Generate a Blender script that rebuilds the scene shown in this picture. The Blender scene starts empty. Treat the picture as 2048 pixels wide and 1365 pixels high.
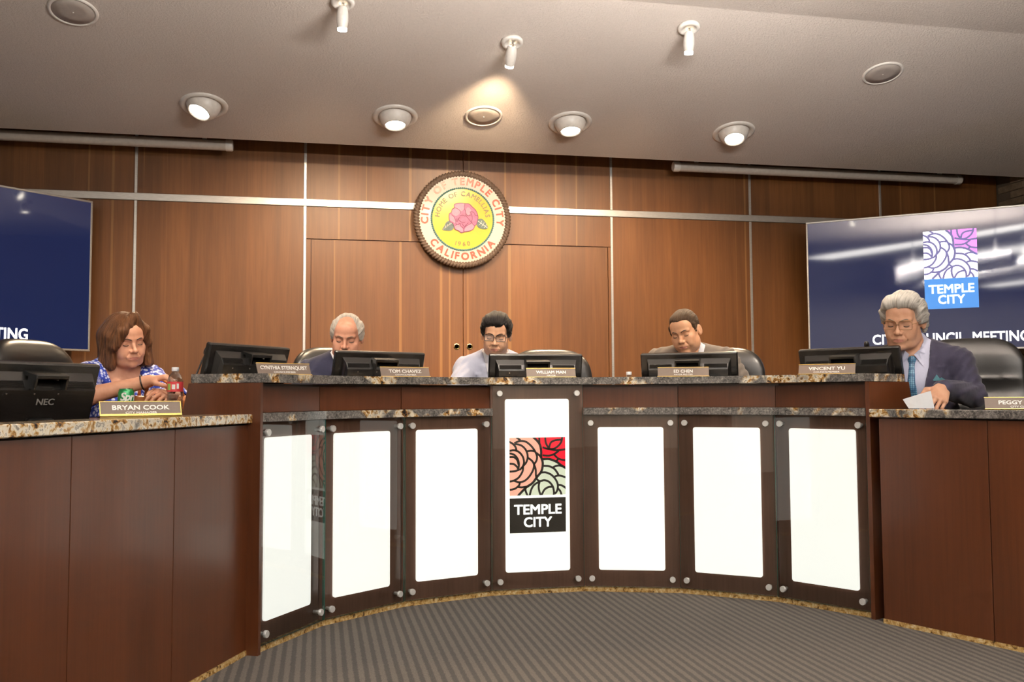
import bpy, math, random
import numpy as np
from mathutils import Matrix, Vector, Euler

# ---------------------------------------------------------------- camera, light, exposure
S = bpy.context.scene
COL = S.collection
PI = math.pi
R_ = math.radians
random.seed(7)
rng = np.random.default_rng(11)

CAMP = (-1.083, 0.0, 1.003)
YAW, PITCH, ROLL = 0.2030, 0.0590, -0.0052
cd = bpy.data.cameras.new('camera'); cam = bpy.data.objects.new('camera', cd); COL.objects.link(cam)
cd.sensor_width = 36.0; cd.lens = 36.0 * 1880.0 / 2048.0; cd.clip_start = 0.05; cd.clip_end = 60
_f = Vector((math.sin(YAW) * math.cos(PITCH), math.cos(YAW) * math.cos(PITCH), math.sin(PITCH)))
_r = Vector((math.cos(YAW), -math.sin(YAW), 0)); _u = _r.cross(_f)
_r2 = _r * math.cos(ROLL) + _u * math.sin(ROLL); _u2 = -_r * math.sin(ROLL) + _u * math.cos(ROLL)
cam.matrix_world = Matrix(((_r2.x, _u2.x, -_f.x, CAMP[0]), (_r2.y, _u2.y, -_f.y, CAMP[1]), (_r2.z, _u2.z, -_f.z, CAMP[2]), (0, 0, 0, 1)))
S.camera = cam

W_ = bpy.data.worlds.new('world'); S.world = W_; W_.use_nodes = True
W_.node_tree.nodes['Background'].inputs[0].default_value = (0.9, 0.85, 0.8, 1)
W_.node_tree.nodes['Background'].inputs[1].default_value = 0.02
S.view_settings.view_transform = 'Standard'; S.view_settings.look = 'None'
S.view_settings.gamma = 1.0; S.view_settings.use_curve_mapping = False
S.view_settings.exposure = 0.25
try:
    S.cycles.use_denoising = True
    S.cycles.sample_clamp_indirect = 4.0
    S.cycles.max_bounces = 4; S.cycles.diffuse_bounces = 3; S.cycles.glossy_bounces = 2; S.cycles.transparent_max_bounces = 10
    S.cycles.use_adaptive_sampling = True; S.cycles.adaptive_threshold = 0.05; S.cycles.adaptive_min_samples = 16
    S.cycles.caustics_reflective = False; S.cycles.caustics_refractive = False
except Exception:
    pass

# light levels, tuned here
E_TROFFER = 11.0       # ceiling light rows over the audience (emission)
E_FRONT = 520.0        # upward faces of the added ceiling-fill uplighters (emission)
E_PANEL = 0.83          # backlit front panels of the dais (emission)
E_DOWN = 170.0         # recessed eyeball downlights (W)
E_KEY = 165.0           # added unseen spot lamps that brighten the council (W)
E_SPOT = 235.0         # glass spot lamps (W)
WARM = (1.0, 0.74, 0.48)

def spot(name, loc, target, energy, color, size, blend=0.5, radius=0.05):
    l = bpy.data.lights.new(name, 'SPOT'); l.energy = energy; l.color = color; l.spot_size = R_(size); l.spot_blend = blend
    l.shadow_soft_size = radius
    o = bpy.data.objects.new(name, l); COL.objects.link(o); o.location = loc
    o.rotation_euler = (Vector(target) - Vector(loc)).to_track_quat('-Z', 'Y').to_euler()
    return o

# ---------------------------------------------------------------- materials
MATS = {}
class NT:
    def __init__(s, name):
        m = bpy.data.materials.new(name); m.use_nodes = True; s.m = m; s.t = m.node_tree; s.n = s.t.nodes; s.b = s.n['Principled BSDF']; MATS[name] = m
    def add(s, typ, **kw):
        n = s.n.new(typ)
        for k, v in kw.items():
            if k in ('inputs',):
                for kk, vv in v.items():
                    if isinstance(vv, bpy.types.NodeSocket): s.t.links.new(vv, n.inputs[kk])
                    else: n.inputs[kk].default_value = vv
            else: setattr(n, k, v)
        return n
    def link(s, a, b): s.t.links.new(a, b)
    def set(s, **kw):
        for k, v in kw.items():
            k = {'base': 'Base Color', 'rough': 'Roughness', 'metal': 'Metallic', 'spec': 'Specular IOR Level', 'coat': 'Coat Weight', 'coatr': 'Coat Roughness', 'ec': 'Emission Color', 'es': 'Emission Strength', 'normal': 'Normal', 'sss': 'Subsurface Weight', 'sheen': 'Sheen Weight', 'trans': 'Transmission Weight', 'ior': 'IOR', 'alpha': 'Alpha'}[k]
            if isinstance(v, bpy.types.NodeSocket): s.link(v, s.b.inputs[k])
            else: s.b.inputs[k].default_value = v if not (isinstance(v, tuple) and len(v) == 3) else (*v, 1)
        return s
    def coords(s, scale=(1, 1, 1), kind='Object', rot=(0, 0, 0)):
        tc = s.add('ShaderNodeTexCoord'); mp = s.add('ShaderNodeMapping'); s.link(tc.outputs[kind], mp.inputs[0])
        mp.inputs['Scale'].default_value = scale; mp.inputs['Rotation'].default_value = rot
        return mp.outputs[0]
    def noise(s, vec, scale=5, detail=3, rough=0.5, dist=0.0):
        n = s.add('ShaderNodeTexNoise'); s.link(vec, n.inputs['Vector']); n.inputs['Scale'].default_value = scale; n.inputs['Detail'].default_value = detail
        n.inputs['Roughness'].default_value = rough; n.inputs['Distortion'].default_value = dist
        return n.outputs['Fac']
    def ramp(s, fac, stops, interp='LINEAR'):
        r = s.add('ShaderNodeValToRGB'); s.link(fac, r.inputs[0]); cr = r.color_ramp; cr.interpolation = interp
        while len(cr.elements) < len(stops): cr.elements.new(0.5)
        for e, (p, c) in zip(cr.elements, stops):
            e.position = p; e.color = (*c, 1) if len(c) == 3 else c
        return r.outputs[0]
    def mix(s, fac, a, b, blend='MIX'):
        n = s.add('ShaderNodeMix', data_type='RGBA', blend_type=blend)
        for i, v in ((0, fac), (6, a), (7, b)):
            if isinstance(v, bpy.types.NodeSocket): s.link(v, n.inputs[i])
            else: n.inputs[i].default_value = v if not (isinstance(v, tuple) and len(v) == 3) else (*v, 1)
        return n.outputs[2]
    def bump(s, h, strength=0.3, dist=0.01):
        n = s.add('ShaderNodeBump'); s.link(h, n.inputs['Height']); n.inputs['Strength'].default_value = strength; n.inputs['Distance'].default_value = dist
        return n.outputs[0]

def plain(name, base, rough=0.5, metal=0.0, var=0.06, **kw):
    n = NT(name); v = n.coords()
    f = n.noise(v, 40, 2)
    d = tuple(max(0, c * (1 - var)) for c in base); l = tuple(min(1, c * (1 + var)) for c in base)
    n.set(base=n.ramp(f, [(0.3, d), (0.7, l)]), rough=rough, metal=metal, **kw)
    return n.m

def emis(name, col, strength):
    n = NT(name); n.set(base=col, ec=col, es=strength, rough=0.5, spec=0.2); return n.m

def wood(name, dark, mid, light, rough=0.35, coat=0.0, gscale=(26, 26, 1.1), broad=1.7, knots=0.35, flitch=False):
    n = NT(name)
    v = n.coords(gscale)
    oi = n.add('ShaderNodeObjectInfo')
    sh = n.add('ShaderNodeVectorMath', operation='ADD'); n.link(v, sh.inputs[0])
    cmb = n.add('ShaderNodeCombineXYZ'); ml = n.add('ShaderNodeMath', operation='MULTIPLY'); n.link(oi.outputs['Random'], ml.inputs[0]); ml.inputs[1].default_value = 37.0
    n.link(ml.outputs[0], cmb.inputs[0]); n.link(ml.outputs[0], cmb.inputs[1]); n.link(cmb.outputs[0], sh.inputs[1])
    g = n.noise(sh.outputs[0], 1.0, 5, 0.62, 0.25)
    v2 = n.coords((broad, broad, broad * 0.16)); sh2 = n.add('ShaderNodeVectorMath', operation='ADD'); n.link(v2, sh2.inputs[0]); n.link(cmb.outputs[0], sh2.inputs[1])
    b = n.noise(sh2.outputs[0], 2.2, 3, 0.5, 0.9)
    c1 = n.ramp(g, [(0.28, dark), (0.5, mid), (0.74, light)])
    c2 = n.ramp(b, [(0.3, tuple(x * 0.72 for x in mid)), (0.52, mid), (0.72, tuple(min(1, x * 1.25) for x in mid))])
    c = n.mix(0.5, c1, c2)
    v3 = n.coords((130, 130, 3.0)); p = n.noise(v3, 1.0, 2, 0.5)
    c = n.mix(n.ramp(p, [(0.34, (knots,) * 3), (0.48, (0, 0, 0))]), c, tuple(x * 0.55 for x in dark))
    if flitch:      # book-matched leaves of veneer with pale sapwood lines
        tc = n.add('ShaderNodeTexCoord'); sx = n.add('ShaderNodeSeparateXYZ'); n.link(tc.outputs['Object'], sx.inputs[0])
        def mth(op, a, b): q = n.add('ShaderNodeMath', operation=op); n.link(a, q.inputs[0]); q.inputs[1].default_value = b; return q.outputs[0]
        wn = n.add('ShaderNodeTexWhiteNoise', noise_dimensions='1D'); fl_ = n.add('ShaderNodeMath', operation='FLOOR'); n.link(mth('MULTIPLY', sx.outputs[0], 4.95), fl_.inputs[0]); n.link(fl_.outputs[0], wn.inputs['W'])
        c = n.mix(1.0, c, n.ramp(wn.outputs['Value'], [(0.0, (0.86, 0.86, 0.86)), (1.0, (1.12, 1.12, 1.12))]), 'MULTIPLY')
        v4 = n.coords((24, 24, 0.08)); st = n.noise(v4, 1.0, 0, 0.4)
        c = n.mix(n.ramp(st, [(0.735, (0, 0, 0)), (0.765, (0.5, 0.5, 0.5))]), c, (0.42, 0.215, 0.075))
    n.set(base=c, rough=rough, coat=coat, coatr=0.12, normal=n.bump(g, 0.05, 0.002))
    return n.m

def granite(name, gold):
    n = NT(name); v = n.coords()
    a = n.noise(v, 120, 4, 0.7, 0.4); a2 = n.noise(v, 22, 2, 0.5, 0.5)
    base = n.mix(0.35, n.ramp(a, [(0.34, (0.014, 0.014, 0.015)), (0.47, (0.085, 0.08, 0.075)), (0.58, (0.20, 0.185, 0.17)), (0.70, (0.46, 0.42, 0.37))]), n.ramp(a2, [(0.35, (0.02, 0.02, 0.02)), (0.65, (0.26, 0.24, 0.22))]))
    b = n.noise(v, 34, 5, 0.62, 0.5)
    gold_c = n.ramp(b, [(0.36, (0.016, 0.013, 0.011)), (0.40, (0.13, 0.06, 0.02)), (0.445, (0.42, 0.21, 0.05)), (0.475, (0.50, 0.33, 0.13)), (0.505, (0.70, 0.60, 0.44)), (0.58, (0.76, 0.70, 0.58)), (0.615, (0.16, 0.14, 0.12)), (0.66, (0.60, 0.54, 0.44))])
    m = n.noise(v, 4.6, 3, 0.6, 0.6)
    mask = n.ramp(m, [(gold - 0.03, (0, 0, 0)), (gold + 0.03, (1, 1, 1))])
    n.set(base=n.mix(mask, base, gold_c), rough=0.12, coat=0.3, coatr=0.05)
    return n.m

def build_materials():
    wood('walnut_veneer', (0.130, 0.048, 0.0135), (0.192, 0.0745, 0.0205), (0.260, 0.111, 0.034), 0.42, 0.0, knots=0.16, flitch=True)
    wood('mahogany', (0.060, 0.0165, 0.0052), (0.082, 0.0235, 0.0075), (0.105, 0.0315, 0.0105), 0.30, 0.2, gscale=(70, 70, 2.2), broad=2.2, knots=0.08)
    wood('mahogany_dark', (0.165, 0.075, 0.048), (0.200, 0.094, 0.061), (0.235, 0.113, 0.075), 0.30, 0.2, gscale=(70, 70, 2.2), broad=4, knots=0.2)
    granite('granite_grey_gold', 0.555)
    granite('granite_golden', 0.40)
    n = NT('granite_kerb'); v = n.coords(); b = n.noise(v, 60, 4, 0.6, 0.5); n.set(base=n.ramp(b, [(0.33, (0.06, 0.035, 0.015)), (0.42, (0.34, 0.19, 0.055)), (0.55, (0.50, 0.33, 0.13)), (0.68, (0.62, 0.50, 0.30))]), rough=0.2)
    # textured ceiling paint
    n = NT('ceiling_paint'); v = n.coords()
    t = n.noise(v, 75, 5, 0.75); t2 = n.noise(v, 0.8, 2)
    cc = n.ramp(t2, [(0.35, (0.76, 0.67, 0.60)), (0.65, (0.82, 0.73, 0.66))])
    n.set(base=n.mix(1.0, cc, n.ramp(t, [(0.35, (0.93, 0.93, 0.93)), (0.65, (1.0, 1.0, 1.0))]), 'MULTIPLY'), rough=0.8, normal=n.bump(t, 0.8, 0.02))
    # striped carpet, stripes run towards the wall
    n = NT('striped_carpet'); v = n.coords()
    sx = n.add('ShaderNodeSeparateXYZ'); n.link(v, sx.inputs[0])
    nz = n.noise(v, 60, 3, 0.7); ad = n.add('ShaderNodeMath', operation='MULTIPLY_ADD'); n.link(nz, ad.inputs[0]); ad.inputs[1].default_value = 0.012; n.link(sx.outputs[0], ad.inputs[2])
    ml = n.add('ShaderNodeMath', operation='MULTIPLY'); n.link(ad.outputs[0], ml.inputs[0]); ml.inputs[1].default_value = 2 * PI / 0.0372
    sn = n.add('ShaderNodeMath', operation='SINE'); n.link(ml.outputs[0], sn.inputs[0])
    mr = n.add('ShaderNodeMapRange'); n.link(sn.outputs[0], mr.inputs[0]); mr.inputs[1].default_value = -1; mr.inputs[2].default_value = 1
    c = n.ramp(mr.outputs[0], [(0.28, (0.080, 0.074, 0.071)), (0.66, (0.150, 0.135, 0.116))])
    ft = n.noise(v, 420, 3, 0.7); fine = n.ramp(ft, [(0.3, (0.45, 0.45, 0.45)), (0.7, (1.25, 1.25, 1.25))])
    n.set(base=n.mix(1.0, c, fine, 'MULTIPLY'), rough=0.95, spec=0.1, normal=n.bump(ft, 0.6, 0.006))
    plain('platform_carpet', (0.09, 0.085, 0.08), 0.95)
    # brushed metal trim
    n = NT('brushed_aluminium'); v = n.coords((3, 60, 60)); n.set(base=n.ramp(n.noise(v, 8, 3), [(0.3, (0.55, 0.53, 0.50)), (0.7, (0.72, 0.70, 0.67))]), metal=0.75, rough=0.34)
    plain('steel', (0.70, 0.69, 0.66), 0.22, 1.0)
    plain('satin_steel', (0.78, 0.76, 0.73), 0.35, 0.55)
    plain('brass', (0.62, 0.47, 0.20), 0.25, 1.0)
    plain('gold_frame', (0.80, 0.56, 0.18), 0.24, 1.0)
    # glass panes: mirror-like film over a clear sheet, green at the cut edge
    n = NT('clear_glass'); out = n.n['Material Output']
    tr = n.add('ShaderNodeBsdfTransparent'); tr.inputs[0].default_value = (0.90, 0.925, 0.90, 1)
    gl = n.add('ShaderNodeBsdfGlossy'); gl.inputs['Roughness'].default_value = 0.0; gl.inputs[0].default_value = (1, 1, 1, 1)
    fr = n.add('ShaderNodeFresnel'); fr.inputs[0].default_value = 1.6
    mx = n.add('ShaderNodeMixShader'); n.link(fr.outputs[0], mx.inputs[0]); n.link(tr.outputs[0], mx.inputs[1]); n.link(gl.outputs[0], mx.inputs[2]); n.link(mx.outputs[0], out.inputs[0])
    n = NT('glass_back'); out = n.n['Material Output']; tr = n.add('ShaderNodeBsdfTransparent'); n.link(tr.outputs[0], out.inputs[0])
    n = NT('glass_edge'); n.set(base=(0.10, 0.36, 0.27), rough=0.1, trans=0.5, ior=1.5)
    emis('lit_acrylic', (1.0, 0.985, 0.93), E_PANEL)
    emis('troffer_diffuser', (1.0, 0.95, 0.88), E_TROFFER)
    emis('fill_uplight_emitter', (1.0, 0.94, 0.88), E_FRONT)  # glow of the added fill uplighters
    emis('lamp_glow', (1.0, 0.90, 0.74), 14.0)
    plain('white_enamel', (0.74, 0.70, 0.65), 0.35)
    plain('speaker_grille', (0.42, 0.37, 0.33), 0.7)
    plain('roller_housing', (0.58, 0.52, 0.46), 0.5)
    plain('black_plastic', (0.016, 0.0155, 0.015), 0.34)
    plain('black_gloss', (0.01, 0.01, 0.011), 0.15)
    n = NT('charcoal_plastic'); v = n.coords(); n.set(base=(0.0095, 0.0088, 0.008), rough=0.27, normal=n.bump(n.noise(v, 300, 2), 0.1, 0.002))
    n = NT('black_leather'); v = n.coords(); vo = n.add('ShaderNodeTexVoronoi'); n.link(v, vo.inputs['Vector']); vo.inputs['Scale'].default_value = 190
    n.set(base=(0.014, 0.0135, 0.013), rough=0.33, normal=n.bump(vo.outputs['Distance'], 0.04, 0.002))
    plain('nameplate_brown', (0.155, 0.112, 0.085), 0.5)
    plain('white_print', (0.88, 0.86, 0.82), 0.5, var=0.01)
    plain('grey_print', (0.20, 0.19, 0.18), 0.45)
    emis('screen_navy', (0.012, 0.022, 0.085), 1.0)
    emis('screen_white', (0.98, 0.97, 1.0), 1.25)
    emis('screen_magenta', (0.80, 0.28, 0.80), 1.05)
    emis('screen_blue', (0.075, 0.24, 0.60), 1.0)
    emis('screen_line', (0.16, 0.15, 0.30), 1.0)
    emis('film_pink', (0.86, 0.40, 0.29), 0.85)
    emis('film_red', (0.80, 0.012, 0.03), 0.95)
    emis('film_sage', (0.56, 0.58, 0.44), 0.95)
    emis('film_white', (1.0, 0.99, 0.95), 1.0)
    n = NT('film_black'); n.set(base=(0.012, 0.009, 0.006), rough=0.4, ec=(0.03, 0.02, 0.012), es=0.35)
    plain('seal_white', (0.80, 0.76, 0.70), 0.28, var=0.02)
    plain('seal_yellow', (0.84, 0.55, 0.02), 0.28, var=0.03)
    plain('seal_red', (0.66, 0.10, 0.055), 0.35)
    plain('seal_bronze', (0.25, 0.20, 0.07), 0.4)
    plain('seal_teal', (0.06, 0.20, 0.21), 0.4)
    plain('seal_pink', (0.52, 0.14, 0.30), 0.4, var=0.15)
    plain('seal_pink_light', (0.64, 0.27, 0.42), 0.4, var=0.1)
    plain('seal_magenta', (0.22, 0.035, 0.11), 0.4)
    plain('seal_leaf', (0.09, 0.15, 0.14), 0.4, var=0.3)
    plain('rope_brown', (0.14, 0.095, 0.07), 0.45, var=0.2)
    n = NT('roman_brick'); v = n.coords(); oi = n.add('ShaderNodeObjectInfo')
    c = n.ramp(oi.outputs['Random'], [(0.0, (0.17, 0.115, 0.065)), (0.5, (0.23, 0.165, 0.10)), (1.0, (0.28, 0.20, 0.125))])
    f = n.noise(v, 30, 4); n.set(base=n.mix(0.35, c, n.ramp(f, [(0.3, (0.12, 0.08, 0.045)), (0.7, (0.32, 0.24, 0.16))])), rough=0.85, normal=n.bump(f, 0.4, 0.01))
    plain('mortar', (0.12, 0.09, 0.06), 0.9)
    plain('rear_wall_paint', (0.72, 0.66, 0.58), 0.7)
    plain('paper', (0.74, 0.76, 0.80), 0.6, var=0.02)
build_materials()

# ---------------------------------------------------------------- mesh helpers
class MB:
    def __init__(s): s.v = []; s.f = []; s.mi = []
    def add(s, vs, fs, mi=0, M=None):
        o = len(s.v)
        if M is not None: vs = [M @ Vector(v) for v in vs]
        s.v += [tuple(v) for v in vs]; s.f += [tuple(i + o for i in f) for f in fs]; s.mi += [mi] * len(fs)
        return s
    def box(s, lo, hi, mi=0, M=None, bev=0.0):
        x0, y0, z0 = lo; x1, y1, z1 = hi
        if bev <= 0:
            vs = [(x0, y0, z0), (x1, y0, z0), (x1, y1, z0), (x0, y1, z0), (x0, y0, z1), (x1, y0, z1), (x1, y1, z1), (x0, y1, z1)]
            fs = [(0, 3, 2, 1), (4, 5, 6, 7), (0, 1, 5, 4), (1, 2, 6, 5), (2, 3, 7, 6), (3, 0, 4, 7)]
            return s.add(vs, fs, mi, M)
        b = bev; vs = []; idx = {}
        for ix, (x, xi) in enumerate(((x0, x0 + b), (x1, x1 - b))):
            for iy, (y, yi) in enumerate(((y0, y0 + b), (y1, y1 - b))):
                for iz, (z, zi) in enumerate(((z0, z0 + b), (z1, z1 - b))):
                    for ax, p in enumerate(((x, yi, zi), (xi, y, zi), (xi, yi, z))):
                        idx[ix, iy, iz, ax] = len(vs); vs.append(p)
        fs = []
        def q(*k): fs.append(tuple(idx[t] for t in k))
        q((0,0,0,0),(0,0,1,0),(0,1,1,0),(0,1,0,0)); q((1,0,0,0),(1,1,0,0),(1,1,1,0),(1,0,1,0))
        q((0,0,0,1),(1,0,0,1),(1,0,1,1),(0,0,1,1)); q((0,1,0,1),(0,1,1,1),(1,1,1,1),(1,1,0,1))
        q((0,0,0,2),(0,1,0,2),(1,1,0,2),(1,0,0,2)); q((0,0,1,2),(1,0,1,2),(1,1,1,2),(0,1,1,2))
        for i in (0, 1):
            for j in (0, 1):
                q((0,i,j,1),(1,i,j,1),(1,i,j,2),(0,i,j,2)); q((i,0,j,0),(i,1,j,0),(i,1,j,2),(i,0,j,2)); q((i,j,0,0),(i,j,1,0),(i,j,1,1),(i,j,0,1))
                for k in (0, 1): q((i,j,k,0),(i,j,k,1),(i,j,k,2))
        return s.add(vs, fs, mi, M)
    def prism(s, poly, z0, z1, mi=0, M=None, side=None):
        n = len(poly); vs = [(x, y, z0) for x, y in poly] + [(x, y, z1) for x, y in poly]
        s.add(vs, [tuple(range(n - 1, -1, -1)), tuple(range(n, 2 * n))], mi, M)
        s.add(vs, [(i, (i + 1) % n, n + (i + 1) % n, n + i) for i in range(n)], mi if side is None else side, M)
        return s
    def lathe(s, prof, seg=24, mi=0, M=None, cap=True):
        vs = []; fs = []
        for r, z in prof:
            for k in range(seg):
                a = 2 * PI * k / seg; vs.append((r * math.cos(a), r * math.sin(a), z))
        m = len(prof)
        for i in range(m - 1):
            for k in range(seg):
                k2 = (k + 1) % seg; fs.append((i * seg + k, i * seg + k2, (i + 1) * seg + k2, (i + 1) * seg + k))
        if cap:
            if prof[0][0] > 1e-6: fs.append(tuple(range(seg - 1, -1, -1)))
            if prof[-1][0] > 1e-6: fs.append(tuple((m - 1) * seg + k for k in range(seg)))
        return s.add(vs, fs, mi, M)
    def tube(s, pts, r, seg=8, mi=0, M=None, closed=False):
        pts = [Vector(p) for p in pts]; n = len(pts); vs = []; fs = []
        rr = r if isinstance(r, (list, tuple)) else [r] * n
        up = Vector((0, 0, 1)); prev = None
        for i, p in enumerate(pts):
            a = pts[(i - 1) % n] if (closed or i > 0) else p; b = pts[(i + 1) % n] if (closed or i < n - 1) else p
            t = (b - a).normalized()
            if prev is None:
                e = up if abs(t.z) < 0.9 else Vector((1, 0, 0)); x = t.cross(e).normalized()
            else: x = (prev - t * prev.dot(t)).normalized()
            prev = x; y = t.cross(x)
            for k in range(seg):
                an = 2 * PI * k / seg; vs.append(p + (x * math.cos(an) + y * math.sin(an)) * rr[i])
        for i in range(n if closed else n - 1):
            j = (i + 1) % n
            for k in range(seg):
                k2 = (k + 1) % seg; fs.append((i * seg + k, i * seg + k2, j * seg + k2, j * seg + k))
        if not closed: fs += [tuple(range(seg - 1, -1, -1)), tuple((n - 1) * seg + k for k in range(seg))]
        return s.add(vs, fs, mi, M)
    def mesh(s, name, mats, smooth=False):
        me = bpy.data.meshes.new(name); me.from_pydata(s.v, [], s.f)
        for m in (mats if isinstance(mats, (list, tuple)) else [mats]): me.materials.append(MATS[m])
        me.polygons.foreach_set('material_index', s.mi)
        if smooth: me.polygons.foreach_set('use_smooth', [True] * len(s.f))
        me.update()
        if smooth == 'auto': me.set_sharp_from_angle(angle=R_(40))
        return me
    def build(s, name, mats, parent=None, smooth=False, world=False):
        return link(name, s.mesh(name, mats, smooth), parent, world)

def link(name, data, parent=None, world=False):
    o = bpy.data.objects.new(name, data); COL.objects.link(o)
    if parent is not None:
        o.parent = parent
        if world: o.matrix_parent_inverse = parent.matrix_basis.inverted() if parent.parent is None else Matrix.Identity(4)
    return o
def tag(o, label=None, cat=None, group=None, kind=None):
    if label: o['label'] = label
    if cat: o['category'] = cat
    if group: o['group'] = group
    if kind: o['kind'] = kind
    return o
def thing(name, label, cat, loc=(0, 0, 0), rotz=0.0, group=None):
    o = bpy.data.objects.new(name, None); COL.objects.link(o); o.empty_display_size = 0.1
    o.location = loc; o.rotation_euler = (0, 0, rotz); o.matrix_basis = Matrix.Translation(Vector(loc)) @ Matrix.Rotation(rotz, 4, 'Z')
    return tag(o, label, cat, group)
def struct(name, mb, mats, smooth=False, label=None):
    o = mb.build(name, mats, None, smooth); return tag(o, label=label, kind='structure')
def dup(root, loc, rotz, label=None):
    r = root.copy(); COL.objects.link(r); r.matrix_basis = Matrix.Translation(Vector(loc)) @ Matrix.Rotation(rotz, 4, 'Z')
    if label: r['label'] = label
    for ch in list(root.children):
        c = ch.copy(); COL.objects.link(c); c.parent = r
        for g in ch.children:
            d = g.copy(); COL.objects.link(d); d.parent = c
    return r

# flat lettering: glyph outlines turned into thin mesh, laid in the XZ plane facing -Y
def text_geo(body, size, bold=0.0, depth=0.0006, spacing=1.0, shear=0.0):
    c = bpy.data.curves.new('t', 'FONT'); c.body = body; c.size = size; c.align_x = 'CENTER'; c.align_y = 'CENTER'
    c.extrude = depth; c.space_character = spacing; c.shear = shear; c.resolution_u = 3
    o = bpy.data.objects.new('t', c); COL.objects.link(o)
    bpy.context.view_layer.update()
    me = o.evaluated_get(bpy.context.evaluated_depsgraph_get()).to_mesh()
    vs = [(v.co.x, -v.co.z, v.co.y) for v in me.vertices]; fs = [tuple(p.vertices) for p in me.polygons]
    o.to_mesh_clear(); bpy.data.objects.remove(o); bpy.data.curves.remove(c)
    if bold > 0:                                   # heavier strokes: the outline repeated a hair to each side
        b = bold * size; V0, F0, n = vs, fs, len(vs); vs, fs = [], []
        for i, (dx, dz) in enumerate(((-b, -b), (b, -b), (-b, b), (b, b))):
            vs += [(x + dx, y - 0.00012 * i, z + dz) for x, y, z in V0]; fs += [tuple(j + i * n for j in f) for f in F0]
    return vs, fs
def put_text(mb, body, size, x, y, z, bold=0.0, mi=0, width=None, spacing=1.0, depth=0.0006, shear=0.0):
    vs, fs = text_geo(body, size, bold, depth, spacing, shear)
    if not vs: return mb
    xs = [v[0] for v in vs]; zs = [v[2] for v in vs]; cx = (min(xs) + max(xs)) / 2; cz = (min(zs) + max(zs)) / 2
    k = 1.0 if width is None else width / (max(xs) - min(xs))
    mb.add([((v[0] - cx) * k + x, v[1] + y, (v[2] - cz) + z) for v in vs], fs, mi)
    return mb
def ring_text(parent, body, size, rad, a_mid, y, mat, inward=False, bold=0.0, gap=0.16, word=0.42):
    """words round a circle in the XZ plane; a_mid is the middle angle (90 deg = top), inward: reads along the bottom"""
    gl = []
    for ch in body:
        if ch == ' ': gl.append((None, size * word)); continue
        vs, fs = text_geo(ch, size, bold, 0.0012); xs = [v[0] for v in vs]
        gl.append(((vs, fs, (min(xs) + max(xs)) / 2), max(xs) - min(xs) + size * gap))
    tot = sum(w for _, w in gl); p = -tot / 2; mb = MB()
    for g, w in gl:
        m = p + w / 2; p += w
        if g is None: mb.build('lettering', mat, parent); mb = MB(); continue
        vs, fs, cx = g
        a = a_mid - m / rad if not inward else a_mid + m / rad
        rot = (a - PI / 2) if not inward else (a + PI / 2)
        ca, sa = math.cos(rot), math.sin(rot); ox, oz = rad * math.cos(a), rad * math.sin(a)
        mb.add([((v[0] - cx) * ca - v[2] * sa + ox, v[1] + y, (v[0] - cx) * sa + v[2] * ca + oz) for v in vs], fs)
    mb.build('lettering', mat, parent)
def catmull(pts, n=6, closed=False):
    P = [np.array(p, float) for p in pts]; out = []; N = len(P)
    for i in range(N if closed else N - 1):
        p0 = P[(i - 1) % N] if closed or i > 0 else P[i]; p1 = P[i]; p2 = P[(i + 1) % N]; p3 = P[(i + 2) % N] if closed or i < N - 2 else P[(i + 1) % N]
        for k in range(n):
            t = k / n; out.append(0.5 * ((2 * p1) + (-p0 + p2) * t + (2 * p0 - 5 * p1 + 4 * p2 - p3) * t * t + (-p0 + 3 * p1 - 3 * p2 + p3) * t ** 3))
    if not closed: out.append(P[-1])
    return out
def stroke(mb, pts, w, y, mi=0, closed=False, clip=None, n=6, flat=0.0005):
    """a flat band along a curve in the XZ plane, facing -Y, with a little thickness"""
    c = catmull(pts, n, closed); m = len(c); L = []; Rr = []
    for i in range(m):
        a = c[(i - 1) % m] if closed or i > 0 else c[i]; b = c[(i + 1) % m] if closed or i < m - 1 else c[i]
        t = b - a; l = np.hypot(*t) or 1; nrm = np.array([-t[1], t[0]]) / l
        l_, r_ = c[i] + nrm * w / 2, c[i] - nrm * w / 2
        if clip is not None:
            l_ = np.clip(l_, clip[0], clip[1]); r_ = np.clip(r_, clip[0], clip[1])
        L.append(l_); Rr.append(r_)
    vs = [(p[0], y, p[1]) for p in L] + [(p[0], y, p[1]) for p in Rr] + [(p[0], y + flat, p[1]) for p in L] + [(p[0], y + flat, p[1]) for p in Rr]; fs = []
    for i in range(m if closed else m - 1):
        j = (i + 1) % m; fs += [(i, m + i, m + j, j), (i, j, 2 * m + j, 2 * m + i), (m + j, m + i, 3 * m + i, 3 * m + j)]
    return mb.add(vs, fs, mi)
def slab(mb, poly, y, th=0.0005, mi=0):
    """filled outline in the XZ plane facing -Y (counter-clockwise seen from -Y)"""
    n = len(poly); A = sum(poly[i][0] * poly[(i + 1) % n][1] - poly[(i + 1) % n][0] * poly[i][1] for i in range(n))
    if A < 0: poly = poly[::-1]
    vs = [(p[0], y, p[1]) for p in poly] + [(p[0], y + th, p[1]) for p in poly]
    return mb.add(vs, [tuple(range(n))] + [(i, n + i, n + (i + 1) % n, (i + 1) % n) for i in range(n)], mi)
def rrect(x0, z0, x1, z1, r, seg=5):
    out = []
    for cx, cz, a0 in ((x1 - r, z0 + r, -90), (x1 - r, z1 - r, 0), (x0 + r, z1 - r, 90), (x0 + r, z0 + r, 180)):
        for k in range(seg + 1):
            a = R_(a0 + 90 * k / seg); out.append((cx + r * math.cos(a), cz + r * math.sin(a)))
    return out

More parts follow.
